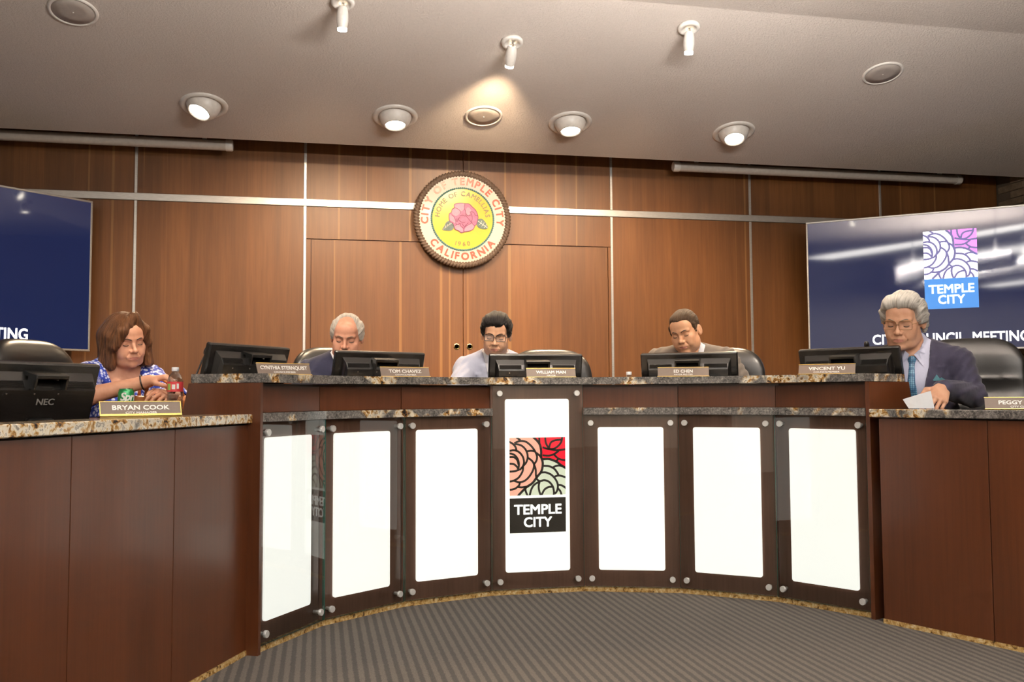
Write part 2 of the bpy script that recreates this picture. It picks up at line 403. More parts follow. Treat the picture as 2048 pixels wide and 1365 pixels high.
# ---------------------------------------------------------------- signed-distance modelling (for soft and organic shapes)
class Field:
    def __init__(s, xs, ys, zs):
        s.xs, s.ys, s.zs = [np.asarray(a, np.float32) for a in (xs, ys, zs)]
        s.F = np.full((len(s.xs), len(s.ys), len(s.zs)), 1.0, np.float32)
    def sub(s, lo, hi):
        sl = []
        for a, l, h in zip((s.xs, s.ys, s.zs), lo, hi):
            i = max(0, np.searchsorted(a, l) - 1); j = min(len(a), np.searchsorted(a, h) + 1)
            if j - i < 1: return None
            sl.append(slice(i, j))
        X = s.xs[sl[0]][:, None, None]; Y = s.ys[sl[1]][None, :, None]; Z = s.zs[sl[2]][None, None, :]
        return tuple(sl), X, Y, Z
    def apply(s, lo, hi, fn, k=0.0, op='u', pad=None):
        pad = (k + 0.03) if pad is None else pad
        r = s.sub([a - pad for a in lo], [a + pad for a in hi])
        if r is None: return
        sl, X, Y, Z = r; d = fn(X, Y, Z); a = s.F[sl]
        if op == 'u':
            if k > 0: h = np.maximum(k - np.abs(a - d), 0) / k; res = np.minimum(a, d) - h * h * k * 0.25
            else: res = np.minimum(a, d)
        elif op == 's':
            d = -d
            if k > 0: h = np.maximum(k - np.abs(a - d), 0) / k; res = np.maximum(a, d) + h * h * k * 0.25
            else: res = np.maximum(a, d)
        elif op == 'i': res = np.maximum(a, d)
        s.F[sl] = res
    def ell(s, c, r, k=0.0, op='u', rot=None):
        c = np.asarray(c, np.float32); r = np.asarray(r, np.float32); m = float(max(r))
        def fn(X, Y, Z):
            x, y, z = X - c[0], Y - c[1], Z - c[2]
            if rot is not None:
                Rm = np.asarray(rot, np.float32).T; x, y, z = (Rm[0, 0] * x + Rm[0, 1] * y + Rm[0, 2] * z, Rm[1, 0] * x + Rm[1, 1] * y + Rm[1, 2] * z, Rm[2, 0] * x + Rm[2, 1] * y + Rm[2, 2] * z)
            k0 = np.sqrt((x / r[0]) ** 2 + (y / r[1]) ** 2 + (z / r[2]) ** 2); k1 = np.sqrt((x / r[0] ** 2) ** 2 + (y / r[1] ** 2) ** 2 + (z / r[2] ** 2) ** 2)
            return k0 * (k0 - 1) / np.maximum(k1, 1e-6)
        e = r if rot is None else np.array([m, m, m]); s.apply(c - e, c + e, fn, k, op)
    def cone(s, a, b, ra, rb, k=0.0, op='u', flat=None):
        """round-ended tapering limb; flat=(axis vector, factor) squashes its section along an axis"""
        a = np.asarray(a, np.float32); b = np.asarray(b, np.float32); ba = b - a; l2 = float(ba @ ba) or 1e-9; R = max(ra, rb)
        def fn(X, Y, Z):
            px, py, pz = X - a[0], Y - a[1], Z - a[2]; t = np.clip((px * ba[0] + py * ba[1] + pz * ba[2]) / l2, 0, 1)
            dx, dy, dz = px - ba[0] * t, py - ba[1] * t, pz - ba[2] * t
            if flat is not None:
                n, fc = np.asarray(flat[0], np.float32), flat[1]; q = (dx * n[0] + dy * n[1] + dz * n[2]) * (fc - 1); dx, dy, dz = dx + n[0] * q, dy + n[1] * q, dz + n[2] * q
            return np.sqrt(dx * dx + dy * dy + dz * dz) - (ra + (rb - ra) * t)
        s.apply(np.minimum(a, b) - R, np.maximum(a, b) + R, fn, k, op)
    def rbox(s, c, h, r, k=0.0, op='u', rot=None):
        c = np.asarray(c, np.float32); h = np.asarray(h, np.float32) - r; m = float(np.linalg.norm(h)) + r
        def fn(X, Y, Z):
            x, y, z = X - c[0], Y - c[1], Z - c[2]
            if rot is not None:
                Rm = np.asarray(rot, np.float32).T; x, y, z = (Rm[0, 0] * x + Rm[0, 1] * y + Rm[0, 2] * z, Rm[1, 0] * x + Rm[1, 1] * y + Rm[1, 2] * z, Rm[2, 0] * x + Rm[2, 1] * y + Rm[2, 2] * z)
            qx, qy, qz = np.abs(x) - h[0], np.abs(y) - h[1], np.abs(z) - h[2]
            return np.sqrt(np.maximum(qx, 0) ** 2 + np.maximum(qy, 0) ** 2 + np.maximum(qz, 0) ** 2) + np.minimum(np.maximum(qx, np.maximum(qy, qz)), 0) - r
        e = (h + r) if rot is None else np.array([m, m, m]); s.apply(c - e, c + e, fn, k, op)
    def func(s, lo, hi, fn, k=0.0, op='u', pad=None): s.apply(np.asarray(lo), np.asarray(hi), fn, k, op, pad)
    def extract(s):
        F = s.F; ins = F < 0; nx, ny, nz = F.shape
        c = np.zeros((nx - 1, ny - 1, nz - 1), np.int8)
        for dx in (0, 1):
            for dy in (0, 1):
                for dz in (0, 1): c += ins[dx:nx - 1 + dx, dy:ny - 1 + dy, dz:nz - 1 + dz]
        act = np.argwhere((c > 0) & (c < 8)); n = len(act)
        if n == 0: return np.zeros((0, 3)), np.zeros((0, 4), int)
        vid = np.full(c.shape, -1, np.int32); vid[act[:, 0], act[:, 1], act[:, 2]] = np.arange(n)
        co = np.array([(dx, dy, dz) for dx in (0, 1) for dy in (0, 1) for dz in (0, 1)])
        val = np.stack([F[act[:, 0] + d[0], act[:, 1] + d[1], act[:, 2] + d[2]] for d in co], 1)
        pos = np.stack([np.stack([s.xs[act[:, 0] + d[0]], s.ys[act[:, 1] + d[1]], s.zs[act[:, 2] + d[2]]], 1) for d in co], 1)
        acc = np.zeros((n, 3)); cnt = np.zeros(n)
        for i in range(8):
            for j in range(i + 1, 8):
                if np.abs(co[i] - co[j]).sum() != 1: continue
                m = (val[:, i] < 0) != (val[:, j] < 0); t = val[m, i] / (val[m, i] - val[m, j])
                acc[m] += pos[m, i] + (pos[m, j] - pos[m, i]) * t[:, None]; cnt[m] += 1
        V = acc / cnt[:, None]; Q = []
        for ax in range(3):
            a, b = [(1, 2), (2, 0), (0, 1)][ax]
            sl0 = [slice(None)] * 3; sl1 = [slice(None)] * 3; sl0[ax] = slice(0, -1); sl1[ax] = slice(1, None)
            i0, i1 = ins[tuple(sl0)], ins[tuple(sl1)]; e = np.argwhere(i0 != i1)
            ok = (e[:, a] > 0) & (e[:, b] > 0) & (e[:, a] < F.shape[a] - 1) & (e[:, b] < F.shape[b] - 1); e = e[ok]
            def cell(da, db):
                q = e.copy(); q[:, a] += da; q[:, b] += db; return vid[q[:, 0], q[:, 1], q[:, 2]]
            quad = np.stack([cell(-1, -1), cell(0, -1), cell(0, 0), cell(-1, 0)], 1)
            flip = ~i0[e[:, 0], e[:, 1], e[:, 2]]; quad[flip] = quad[flip][:, ::-1]; Q.append(quad)
        return V, np.concatenate(Q)
    def smooth(s, V, Q, it=1, lam=0.5):
        n = len(V); e = np.concatenate([Q[:, [0, 1]], Q[:, [1, 2]], Q[:, [2, 3]], Q[:, [3, 0]]])
        for _ in range(it):
            acc = np.zeros((n, 3)); cnt = np.zeros(n)
            for d in range(3): acc[:, d] = np.bincount(e[:, 0], V[e[:, 1], d], n) + np.bincount(e[:, 1], V[e[:, 0], d], n)
            cnt = np.bincount(e[:, 0], minlength=n) + np.bincount(e[:, 1], minlength=n)
            V = V + lam * (acc / np.maximum(cnt, 1)[:, None] - V)
        return V
def grid_mesh(name, V, Q, mats, midx=None, smooth=True):
    me = bpy.data.meshes.new(name); n, m = len(V), len(Q)
    me.vertices.add(n); me.vertices.foreach_set('co', np.ascontiguousarray(V, np.float32).ravel())
    me.loops.add(m * 4); me.loops.foreach_set('vertex_index', np.ascontiguousarray(Q, np.int32).ravel())
    me.polygons.add(m); me.polygons.foreach_set('loop_start', np.arange(0, m * 4, 4, dtype=np.int32))
    for x in (mats if isinstance(mats, (list, tuple)) else [mats]): me.materials.append(MATS[x])
    if midx is not None: me.polygons.foreach_set('material_index', np.ascontiguousarray(midx, np.int32))
    me.polygons.foreach_set('use_smooth', np.ones(m, bool)); me.update(calc_edges=True); me.validate()
    return me
def axis(lo, hi, coarse, fine=(), fstep=0.003):
    """grid positions: coarse everywhere, fine inside the given intervals"""
    out = [lo]; x = lo
    while x < hi:
        st = coarse
        for a, b in fine:
            if a <= x <= b: st = min(st, fstep)
            elif x < a < x + coarse: st = min(st, max(a - x, fstep))
        x += st; out.append(x)
    return np.array(out)
# ---------------------------------------------------------------- room shell
WY = 7.229                 # face of the panelled wall behind the council
XR, XL, YB = 4.813, -4.90, -8.2
ZC = 3.283                 # flat ceiling over the audience
YCR, YE, ZE = 5.06, 6.83, 2.835   # the ceiling slopes down from YCR to its free edge at YE
SLOPE = (ZC - ZE) / (YE - YCR)
FLOOR = 0.022               # carpet level in front of the dais
PLAT = 0.18                # raised platform behind the dais
DESK = 0.925               # council desk top

struct('floor', MB().box((XL, YB, -0.1), (XR, WY + 0.1, FLOOR)), 'striped_carpet')
cm = MB()
prof = [(YB, ZC), (YCR, ZC), (YE, ZE), (YE, ZE + 0.07), (YCR, ZC + 0.09), (YB, ZC + 0.09)]
vs = [(XL, y, z) for y, z in prof] + [(XR, y, z) for y, z in prof]; n = len(prof)
cm.add(vs, [tuple(range(n)), tuple(range(2 * n - 1, n - 1, -1))] + [(i, n + i, n + (i + 1) % n, (i + 1) % n) for i in range(n)])
struct('ceiling', cm, 'ceiling_paint')
struct('ceiling_cove', MB().box((XL, YCR - 0.5, 3.45), (XR, WY + 0.1, 3.55)), 'ceiling_paint')
struct('wall_left', MB().box((XL - 0.1, YB, 0), (XL, WY + 0.1, 3.5)), 'rear_wall_paint')
struct('wall_rear', MB().box((XL - 0.1, YB - 0.1, 0), (XR + 0.1, YB, 3.5)), 'rear_wall_paint')
wr = struct('wall_right', MB().box((XR + 0.016, YB, 0), (XR + 0.12, WY + 0.1, 3.5)), 'mortar')
bm_ = MB().box((0, -0.145, 0.0), (0.018, 0.145, 0.0585), bev=0.003).mesh('brick', 'roman_brick')
for i in range(30):
    for j in range(5):
        z = 0.95 + i * 0.065; y = WY - 0.16 - j * 0.298 - (0.149 if i % 2 else 0)
        if z > 2.86: continue
        o = link('brick', bm_, wr); o.location = (XR, y, z)

# panelled wall behind the council
wb = struct('wall_back', MB().box((XL, WY + 0.014, 0), (XR, WY + 0.12, 3.5)), 'mahogany')
KX = [0.02 + k * 1.212 for k in range(-4, 5)]        # joints between veneer panels
edges = [XL] + KX[1:8] + [XR]
def wall_panel(x0, x1, z0, z1, name='panel', parent=None):
    m = MB().box((x0 + 0.002, 0, z0), (x1 - 0.002, 0.014, z1), bev=0.0015); o = m.build(name, 'walnut_veneer', parent or wb); o.location = (0, WY, 0); return o
for a, b in zip(edges[:-1], edges[1:]):
    wall_panel(a, b, 2.508, 3.45)
    if abs((a + b) / 2) > 1.3: wall_panel(a, b, 0.0, 2.453)
wall_panel(KX[3], KX[4], 2.207, 2.453); wall_panel(KX[4], KX[5], 2.207, 2.453)
wall_panel(KX[3], -1.146, 0, 2.203); wall_panel(1.199, KX[5], 0, 2.203)
for k in (1, 2, 3, 5, 6, 7):
    for z0, z1 in ((0.18, 2.453), (2.508, 3.40)):
        MB().box((KX[k] - 0.0105, WY - 0.006, z0), (KX[k] + 0.0105, WY + 0.003, z1), bev=0.002).build('trim_strip', 'brushed_aluminium', wb)
MB().box((XL, WY - 0.012, 2.453), (XR, WY + 0.003, 2.508), bev=0.003).build('trim_rail', 'brushed_aluminium', wb)
for i, (x0, x1, px) in enumerate(((-1.144, 0.0155, -0.034), (0.0185, 1.197, 0.068))):
    d = struct('door_%d' % (i + 1), MB().box((x0, WY - 0.001, PLAT + 0.01), (x1, WY + 0.0135, 2.201), bev=0.002), 'walnut_veneer', label='walnut veneer door leaf flush with the panelled wall')
    pull = MB().lathe([(0.024, 0), (0.024, 0.004), (0.019, 0.006), (0.016, 0.004), (0.015, -0.002), (0.0, -0.002)], 20, M=Matrix.Translation((px, WY - 0.001, 1.392)) @ Matrix.Rotation(PI / 2, 4, 'X'))
    pull.build('flush_pull', 'brass', d, 'auto')

# ---------------------------------------------------------------- dais
P = [(-1.2995, 3.784), (-1.0523, 4.1747), (-0.6814, 4.4653), (-0.235, 4.6132), (0.235, 4.6132), (0.6814, 4.4653), (1.0523, 4.1747), (1.2995, 3.784)]
P = [np.array(p) for p in P]
YC = 3.2164
def nrm(a, b):
    t = (b - a) / np.hypot(*(b - a)); n = np.array([-t[1], t[0]]); return t, n      # n points away from the audience
def offset(d, ends=True):
    out = []
    L = [nrm(P[k], P[k + 1]) for k in range(7)]
    for k in range(8):
        if 0 < k < 7:
            n1, n2 = L[k - 1][1], L[k][1]; b = (n1 + n2) / np.hypot(*(n1 + n2)); out.append(P[k] + b * d / (b @ n1))
        else:
            rad = P[k] - np.array([0, YC]); rad = rad / np.hypot(*rad); nn = L[0][1] if k == 0 else L[6][1]; out.append(P[k] + rad * d / (rad @ nn))
    return out
def frame(a, t, n, z=0.0):
    """local x along the panel, local y away from the audience, local z up, origin a"""
    return Matrix(((t[0], n[0], 0, a[0]), (t[1], n[1], 0, a[1]), (0, 0, 1, z), (0, 0, 0, 1)))

unit_lab = ['leftmost backlit front unit of the curved dais, beside the left end board', 'second backlit front unit from the left end of the curved dais',
            'backlit front unit just left of the tall logo unit of the dais', 'tall middle dais unit with the rose logo on its lit panel',
            'backlit front unit just right of the tall logo unit of the dais', 'second backlit front unit from the right end of the curved dais', 'rightmost backlit front unit of the curved dais, beside the right end board']
so_mesh = MB().lathe([(0.0075, 0.030), (0.0075, 0.0), (0.014, 0.0), (0.0145, -0.002), (0.0145, -0.011), (0.0135, -0.0125), (0.0, -0.0125)], 18, M=Matrix.Rotation(-PI / 2, 4, 'X')).mesh('standoff', 'satin_steel', 'auto')
o0, o30, o50 = offset(0), offset(0.032), offset(0.30)
LOGO_FRAME = None
for k in range(7):
    t, n = nrm(P[k], P[k + 1]); w = float(np.hypot(*(P[k + 1] - P[k]))); M = frame(P[k], t, n)
    mid = k == 3; zt = 1.058 if mid else 0.907
    u = thing('dais_unit', unit_lab[k], 'dais unit', (*((P[k] + P[k + 1]) / 2), 0), 0, 'backlit front units of the dais')
    # timber backing, fascia above the ledge, granite kerb
    a, b, c, d = offset(0.034)[k], offset(0.034)[k + 1], offset(0.075)[k + 1], offset(0.075)[k]
    def shrink(a, b, g=0.0015):
        tt = (b - a) / np.hypot(*(b - a)); return a + tt * g, b - tt * g
    a2, b2 = shrink(a, b)
    MB().prism([tuple(a2), tuple(b2), tuple(c), tuple(d)], 0.045, zt).build('back_panel', 'mahogany_dark', u, world=True)
    if not mid:
        MB().prism([tuple(a2), tuple(b2), tuple(c), tuple(d)], 0.945, 1.050).build('fascia_panel', 'mahogany', u, world=True)
    k0, k1, k2_, k3 = offset(0.012)[k], offset(0.012)[k + 1], offset(0.06)[k + 1], offset(0.06)[k]
    MB().prism([tuple(k0), tuple(k1), tuple(k2_), tuple(k3)], FLOOR, 0.046).build('granite_kerb', 'granite_kerb', u, world=True)
    # lit acrylic sheet, set into the backing
    lw = 0.165; cx = w / 2; z0, z1 = (0.128, 0.990) if mid else (0.128, 0.845)
    lm = MB(); slab(lm, rrect(cx - lw, z0, cx + lw, z1, 0.012), 0.026, 0.008)
    lm.v = [tuple(M @ Vector(v)) for v in lm.v]
    lit = lm.build('lit_panel', 'lit_acrylic', u, world=True)
    # glass pane held off by four steel standoffs
    gm = MB(); g = 0.003
    gm.add([(g, 0, 0.050), (w - g, 0, 0.050), (w - g, 0, zt), (g, 0, zt), (g, 0.009, 0.050), (w - g, 0.009, 0.050), (w - g, 0.009, zt), (g, 0.009, zt)], [(0, 1, 2, 3)], 0, M)
    gm.add([(g, 0.009, 0.050), (w - g, 0.009, 0.050), (w - g, 0.009, zt), (g, 0.009, zt)], [(1, 0, 3, 2)], 2, M)
    gm.add([(g, 0, 0.050), (w - g, 0, 0.050), (w - g, 0, zt), (g, 0, zt), (g, 0.009, 0.050), (w - g, 0.009, 0.050), (w - g, 0.009, zt), (g, 0.009, zt)], [(1, 0, 4, 5), (2, 1, 5, 6), (3, 2, 6, 7), (0, 3, 7, 4)], 1, M)
    gm.build('glass_pane', ['clear_glass', 'glass_edge', 'glass_back'], u, world=True)
    for sx in (0.036, w - 0.036):
        for sz in (0.090, zt - 0.040):
            so = link('standoff', so_mesh, u, True); so.matrix_basis = M @ Matrix.Translation((sx, 0, sz))
    if mid: LOGO_FRAME = (M, cx, lit)

# rose logo: coloured film pieces and line work, traced on a 1130 x 1175 field
def lg(p): return ((p[0] - 100) / 1130.0, 1 - (p[1] - 115) / 1175.0)
L_OUT = [(575, 105), (655, 180), (715, 270), (738, 400), (738, 520), (768, 640), (742, 800), (650, 920), (560, 1040), (440, 1120), (345, 1210), (262, 1300)]
L_RED = [(760, 562), (900, 560), (1050, 620), (1140, 690), (1240, 752)]
L_STROKES = [
 [(90, 195), (170, 240), (225, 310), (238, 385)], [(195, 228), (310, 183), (430, 200), (540, 290), (615, 400), (652, 500), (640, 590), (585, 670)],
 [(205, 240), (330, 270), (425, 360), (465, 490), (440, 610), (375, 690), (305, 770)], [(95, 380), (200, 368), (300, 415), (370, 510), (390, 620), (370, 690)],
 [(372, 690), (360, 800), (285, 920), (185, 982), (95, 1003)], [(95, 430), (190, 458), (260, 540), (288, 640), (278, 745)], [(95, 508), (190, 512), (255, 570), (280, 660)],
 [(95, 640), (180, 648), (240, 695), (275, 750)], [(300, 760), (215, 790), (95, 800)], [(455, 395), (540, 383), (625, 405)],
 [(475, 530), (555, 595), (592, 680), (562, 800), (480, 925), (385, 1000), (280, 1018), (185, 982)], [(640, 430), (700, 480), (745, 540)],
 [(595, 670), (625, 770), (628, 880), (640, 945)], [(305, 1018), (285, 1085), (200, 1150), (100, 1168)], [(262, 1112), (340, 1124), (450, 1108)], [(235, 105), (320, 165)],
 [(780, 695), (900, 708), (1000, 760), (1060, 840), (1088, 895)], [(960, 742), (1040, 703), (1130, 700), (1240, 750)],
 [(712, 836), (830, 832), (950, 890), (1040, 1000), (1072, 1110), (1050, 1220), (1005, 1270)], [(1005, 922), (1100, 900), (1240, 942)],
 [(625, 940), (700, 1005), (800, 988), (900, 1030), (970, 1125), (990, 1230), (985, 1300)], [(705, 1010), (590, 1080), (530, 1180), (500, 1300)],
 [(705, 1010), (683, 1100), (692, 1200), (725, 1300)], [(735, 1300), (800, 1180), (890, 1130), (975, 1125)], [(1078, 1090), (1160, 1108), (1240, 1165)],
 [(1065, 1155), (1120, 1220), (1145, 1300)], [(412, 1115), (420, 1200), (460, 1300)],
 [(700, 105), (705, 250)], [(822, 105), (835, 230), (890, 335)], [(898, 345), (930, 232), (1010, 183), (1160, 165)], [(1168, 105), (1150, 205), (1090, 290), (990, 352), (880, 352), (765, 318)],
 [(870, 350), (1050, 382), (1240, 365)], [(1095, 395), (1000, 460), (900, 490), (765, 482)], [(1000, 470), (1065, 538), (1130, 572), (1240, 590)], [(1085, 560), (1045, 608)]]
def logo(mb, x0, z0, size, y, mats, th=0.0008):
    """mats: (field, pink, red, line) material slots; pieces stand in successive thin layers"""
    def T(p): u, v = lg(p); return (x0 + min(max(u, 0), 1) * size, z0 + min(max(v, 0), 1) * size)
    slab(mb, [(x0, z0), (x0 + size, z0), (x0 + size, z0 + size), (x0, z0 + size)], y, 0.0006, mats[0])
    pk = [T(p) for p in catmull(L_OUT, 5)]; slab(mb, [T((100, 115))] + pk + [T((100, 1290))], y - th, 0.0006, mats[1])
    rd = [T(p) for p in catmull(L_RED, 5)]; up = [T(p) for p in catmull(L_OUT[:6], 5)]
    slab(mb, up[::-1][8:] [::-1] + [T((752, 562))] + rd + [T((1230, 115))], y - th, 0.0006, mats[2])
    lo, hi = (x0, z0), (x0 + size, z0 + size)
    for s_ in L_STROKES + [L_OUT, L_RED]:
        wdt = 0.036 if s_ not in (L_OUT, L_RED) else 0.042
        stroke(mb, [(x0 + lg(p)[0] * size, z0 + lg(p)[1] * size) for p in s_], size * wdt, y - 2 * th, mats[3], clip=(lo, hi), n=5)
    return mb
M, cx, lit = LOGO_FRAME
lm = logo(MB(), cx - 0.1445, 0.507, 0.289, 0.0252, (0, 1, 2, 3)); lm.v = [tuple(M @ Vector(v)) for v in lm.v]
lm.build('rose_emblem', ['film_sage', 'film_pink', 'film_red', 'film_black'], lit.parent, world=True)
pm = MB(); slab(pm, [(cx - 0.1445, 0.321), (cx + 0.1445, 0.321), (cx + 0.1445, 0.494), (cx - 0.1445, 0.494)], 0.0252, 0.0006)
pm.v = [tuple(M @ Vector(v)) for v in pm.v]; pm.build('name_block', 'film_black', lit.parent, world=True)
for s_, z_, w_ in (('TEMPLE', 0.437, 0.245), ('CITY', 0.374, 0.145)):
    tm = MB(); put_text(tm, s_, 0.068, cx, 0.0242, z_, 0.022, width=w_); tm.v = [tuple(M @ Vector(v)) for v in tm.v]; tm.build('lettering', 'film_white', lit.parent, world=True)

# granite: continuous top, two lower ledges that stop at the logo unit
def ribbon(d0, d1, k0, k1, z0, z1):
    A, B = offset(d0), offset(d1); return MB().prism([tuple(A[i]) for i in range(k0, k1 + 1)] + [tuple(B[i]) for i in range(k1, k0 - 1, -1)], z0, z1)
tag(ribbon(-0.012, 0.30, 0, 7, 1.063, 1.098).build('granite_countertop', 'granite_grey_gold'), 'long curved granite top of the raised dais, above the backlit panels', 'countertop')
tag(ribbon(-0.006, 0.055, 0, 3, 0.909, 0.944).build('granite_ledge', 'granite_grey_gold'), 'narrow granite ledge on the dais left of the logo unit', 'ledge', 'lower granite ledges of the dais')
tag(ribbon(-0.006, 0.055, 4, 7, 0.909, 0.944).build('granite_ledge', 'granite_grey_gold'), 'narrow granite ledge on the dais right of the logo unit', 'ledge', 'lower granite ledges of the dais')
tag(ribbon(0.076, 0.10, 0, 7, PLAT, 1.061).build('dais_carcass', 'mahogany'), 'dark timber carcass behind the curved dais front', 'carcass')
dk = MB()
rin = 1.735
def rout(g): return 2.27 if g < -44 else 1.97 if g < 58 else 1.86
dk.prism([(rin * math.sin(R_(g)), YC + rin * math.cos(R_(g))) for g in range(-78, 79, 6)] + [(rout(g) * math.sin(R_(g)), YC + rout(g) * math.cos(R_(g))) for g in range(78, -79, -6)], DESK - 0.03, DESK)
tag(dk.build('council_desk', 'mahogany'), 'curved timber desk top behind the granite countertop', 'desk')

# end boards of the dais
for k, sgn, lab in ((0, -1, 'tall timber end board closing the left end of the dais'), (7, 1, 'tall timber end board closing the right end of the dais')):
    rad = P[k] - np.array([0, YC]); rad = rad / np.hypot(*rad); tn = np.array([rad[1], -rad[0]]) * sgn      # tn: past the end
    b = MB(); p0 = P[k] + tn * 0.004
    poly = [(-0.008, 0.022), (0.335, 0.022), (0.335, 0.90), (0.325, 0.944), (0.300, 1.061), (-0.008, 1.061)]
    q = [(p0 + rad * u + tn * h) for h in (0, 0.02) for u, _ in poly]; zz = [z for _ in (0, 1) for _, z in poly]; n = len(poly)
    fs = [tuple(range(n)), tuple(range(2 * n - 1, n - 1, -1))] + [(i, n + i, n + (i + 1) % n, (i + 1) % n) for i in range(n)]
    if sgn > 0: fs = [f[::-1] for f in fs]
    b.add([(x[0], x[1], z) for x, z in zip(q, zz)], fs)
    tag(b.build('end_board', 'mahogany'), lab, 'end board', 'end boards of the dais')

# staff wings at either side
def wing(a, d, n, pw, count, side, gran):
    a = np.array(a); d = np.array(d) / np.hypot(*d); M = Matrix(((d[0], n[0], 0, a[0]), (d[1], n[1], 0, a[1]), (0, 0, 1, 0), (0, 0, 0, 1)))
    c = thing('staff_desk', 'long timber staff desk front running forward from the %s end of the dais' % side, 'desk', (*(a + d * pw), 0), 0, 'staff desks beside the dais')
    def part(name, lo, hi, mat, bev=0.0):
        m = MB().box(lo, hi, bev=bev); fl = np.linalg.det(np.array(M.to_3x3())) < 0
        m.v = [tuple(M @ Vector(v)) for v in m.v]
        if fl: m.f = [f[::-1] for f in m.f]
        return m.build(name, mat, c, world=True)
    part('carcass', (0.0, 0.03, 0.05), (pw * count, 0.06, 0.90), 'mahogany')
    for i in range(count): part('front_panel', (i * pw + 0.0015, 0.0, 0.0415), ((i + 1) * pw - 0.0015, 0.022, 0.899), 'mahogany', 0.001)
    for i in range(count): part('granite_kerb', (i * pw, -0.004, FLOOR), ((i + 1) * pw - 0.002, 0.05, 0.041), 'granite_kerb')
    part('desk_top', (0.25, 0.06, 0.785), (pw * count, 0.72, 0.813), 'mahogany')
    part('parapet_back', (0.0, 0.15, 0.60), (pw * count, 0.165, 0.904), 'mahogany')
    g = MB().box((-0.035, -0.018, 0.905), (pw * count, 0.17, 0.94), bev=0.003); g.v = [tuple(M @ Vector(v)) for v in g.v]
    if np.linalg.det(np.array(M.to_3x3())) < 0: g.f = [f[::-1] for f in g.f]
    tag(g.build('granite_countertop', gran), '%s granite front edge of the desk at the %s end of the dais' % ('golden cream' if side == 'left' else 'grey and cream', side), 'countertop')
    return M
ML = wing((-1.345, 3.79), (-0.39, -0.92), (-0.9207, 0.3903), 0.525, 4, 'left', 'granite_golden')
MR = wing((1.305, 3.70), (0.41, -0.91), (0.9117, 0.4108), 0.475, 4, 'right', 'granite_grey_gold')
# platform behind dais and wings
def wp(Mx, s, q): v = Mx @ Vector((s, q, 0)); return (v.x, v.y)
mid = [tuple(p) for p in offset(0.11)]
poly = [wp(ML, 2.1, 0.07), wp(ML, 0.03, 0.07)] + mid + [wp(MR, 0.03, 0.07), wp(MR, 1.9, 0.07), (XR, 1.9), (XR, WY), (XL, WY), (XL, 1.8)]
struct('floor_platform', MB().prism([p for p in poly], 0.0, PLAT), 'platform_carpet')

# ---------------------------------------------------------------- wall seal
sl = thing('city_seal', 'round painted city seal with rope rim hung on the wood wall', 'seal', (0.004, WY - 0.072, 2.38))
RS = 0.378
MB().lathe([(0.0, 0.05), (0.345, 0.05), (0.352, 0.045), (0.352, 0.002), (0.345, 0.0), (0.0, 0.0)], 72, M=Matrix.Rotation(PI / 2, 4, 'X') @ Matrix.Translation((0, 0, -0.05))).build('disc', 'seal_white', sl, 'auto')
def disc_poly(r, n=72, cx=0, cz=0): return [(cx + r * math.cos(2 * PI * k / n), cz + r * math.sin(2 * PI * k / n)) for k in range(n)]
m = MB(); slab(m, disc_poly(0.238), -0.004, 0.004); m.build('yellow_field', 'seal_yellow', sl)
rope = MB(); NT_, NS = 900, 10; vs = []; fs = []
for i in range(NT_):
    a = 2 * PI * i / NT_
    for j in range(NS):
        b = 2 * PI * j / NS; rr = 0.0235 * (1 + 0.20 * math.sin(2 * b + 92 * a)); R0 = 0.3565
        vs.append(((R0 + rr * math.cos(b)) * math.cos(a), rr * math.sin(b) * 0.9 + 0.008, (R0 + rr * math.cos(b)) * math.sin(a)))
for i in range(NT_):
    for j in range(NS): fs.append((i * NS + j, i * NS + (j + 1) % NS, ((i + 1) % NT_) * NS + (j + 1) % NS, ((i + 1) % NT_) * NS + j))
rope.add(vs, fs).build('rope_rim', 'rope_brown', sl, True)
bd = MB()
for i in range(96):
    a = 2 * PI * i / 96; bd.lathe([(0.0088, 0), (0.0075, 0.004), (0.0, 0.006)], 8, M=Matrix.Translation((0.2425 * math.cos(a), -0.002, 0.2425 * math.sin(a))) @ Matrix.Rotation(PI / 2, 4, 'X'))
tag(bd.build('bead_ring', 'seal_teal', sl), kind='stuff')
ring_text(sl, 'CITY OF TEMPLE CITY', 0.078, 0.293, R_(90), -0.0015, 'seal_red', bold=0.03, gap=0.20)
ring_text(sl, 'CALIFORNIA', 0.078, 0.293, R_(-90), -0.0015, 'seal_red', True, bold=0.03, gap=0.20)
ring_text(sl, 'HOME OF CAMELLIAS', 0.052, 0.197, R_(91), -0.0055, 'seal_bronze', bold=0.015, gap=0.16)
ring_text(sl, '1960', 0.050, 0.197, R_(-90), -0.0055, 'seal_bronze', True, bold=0.004, gap=0.30)
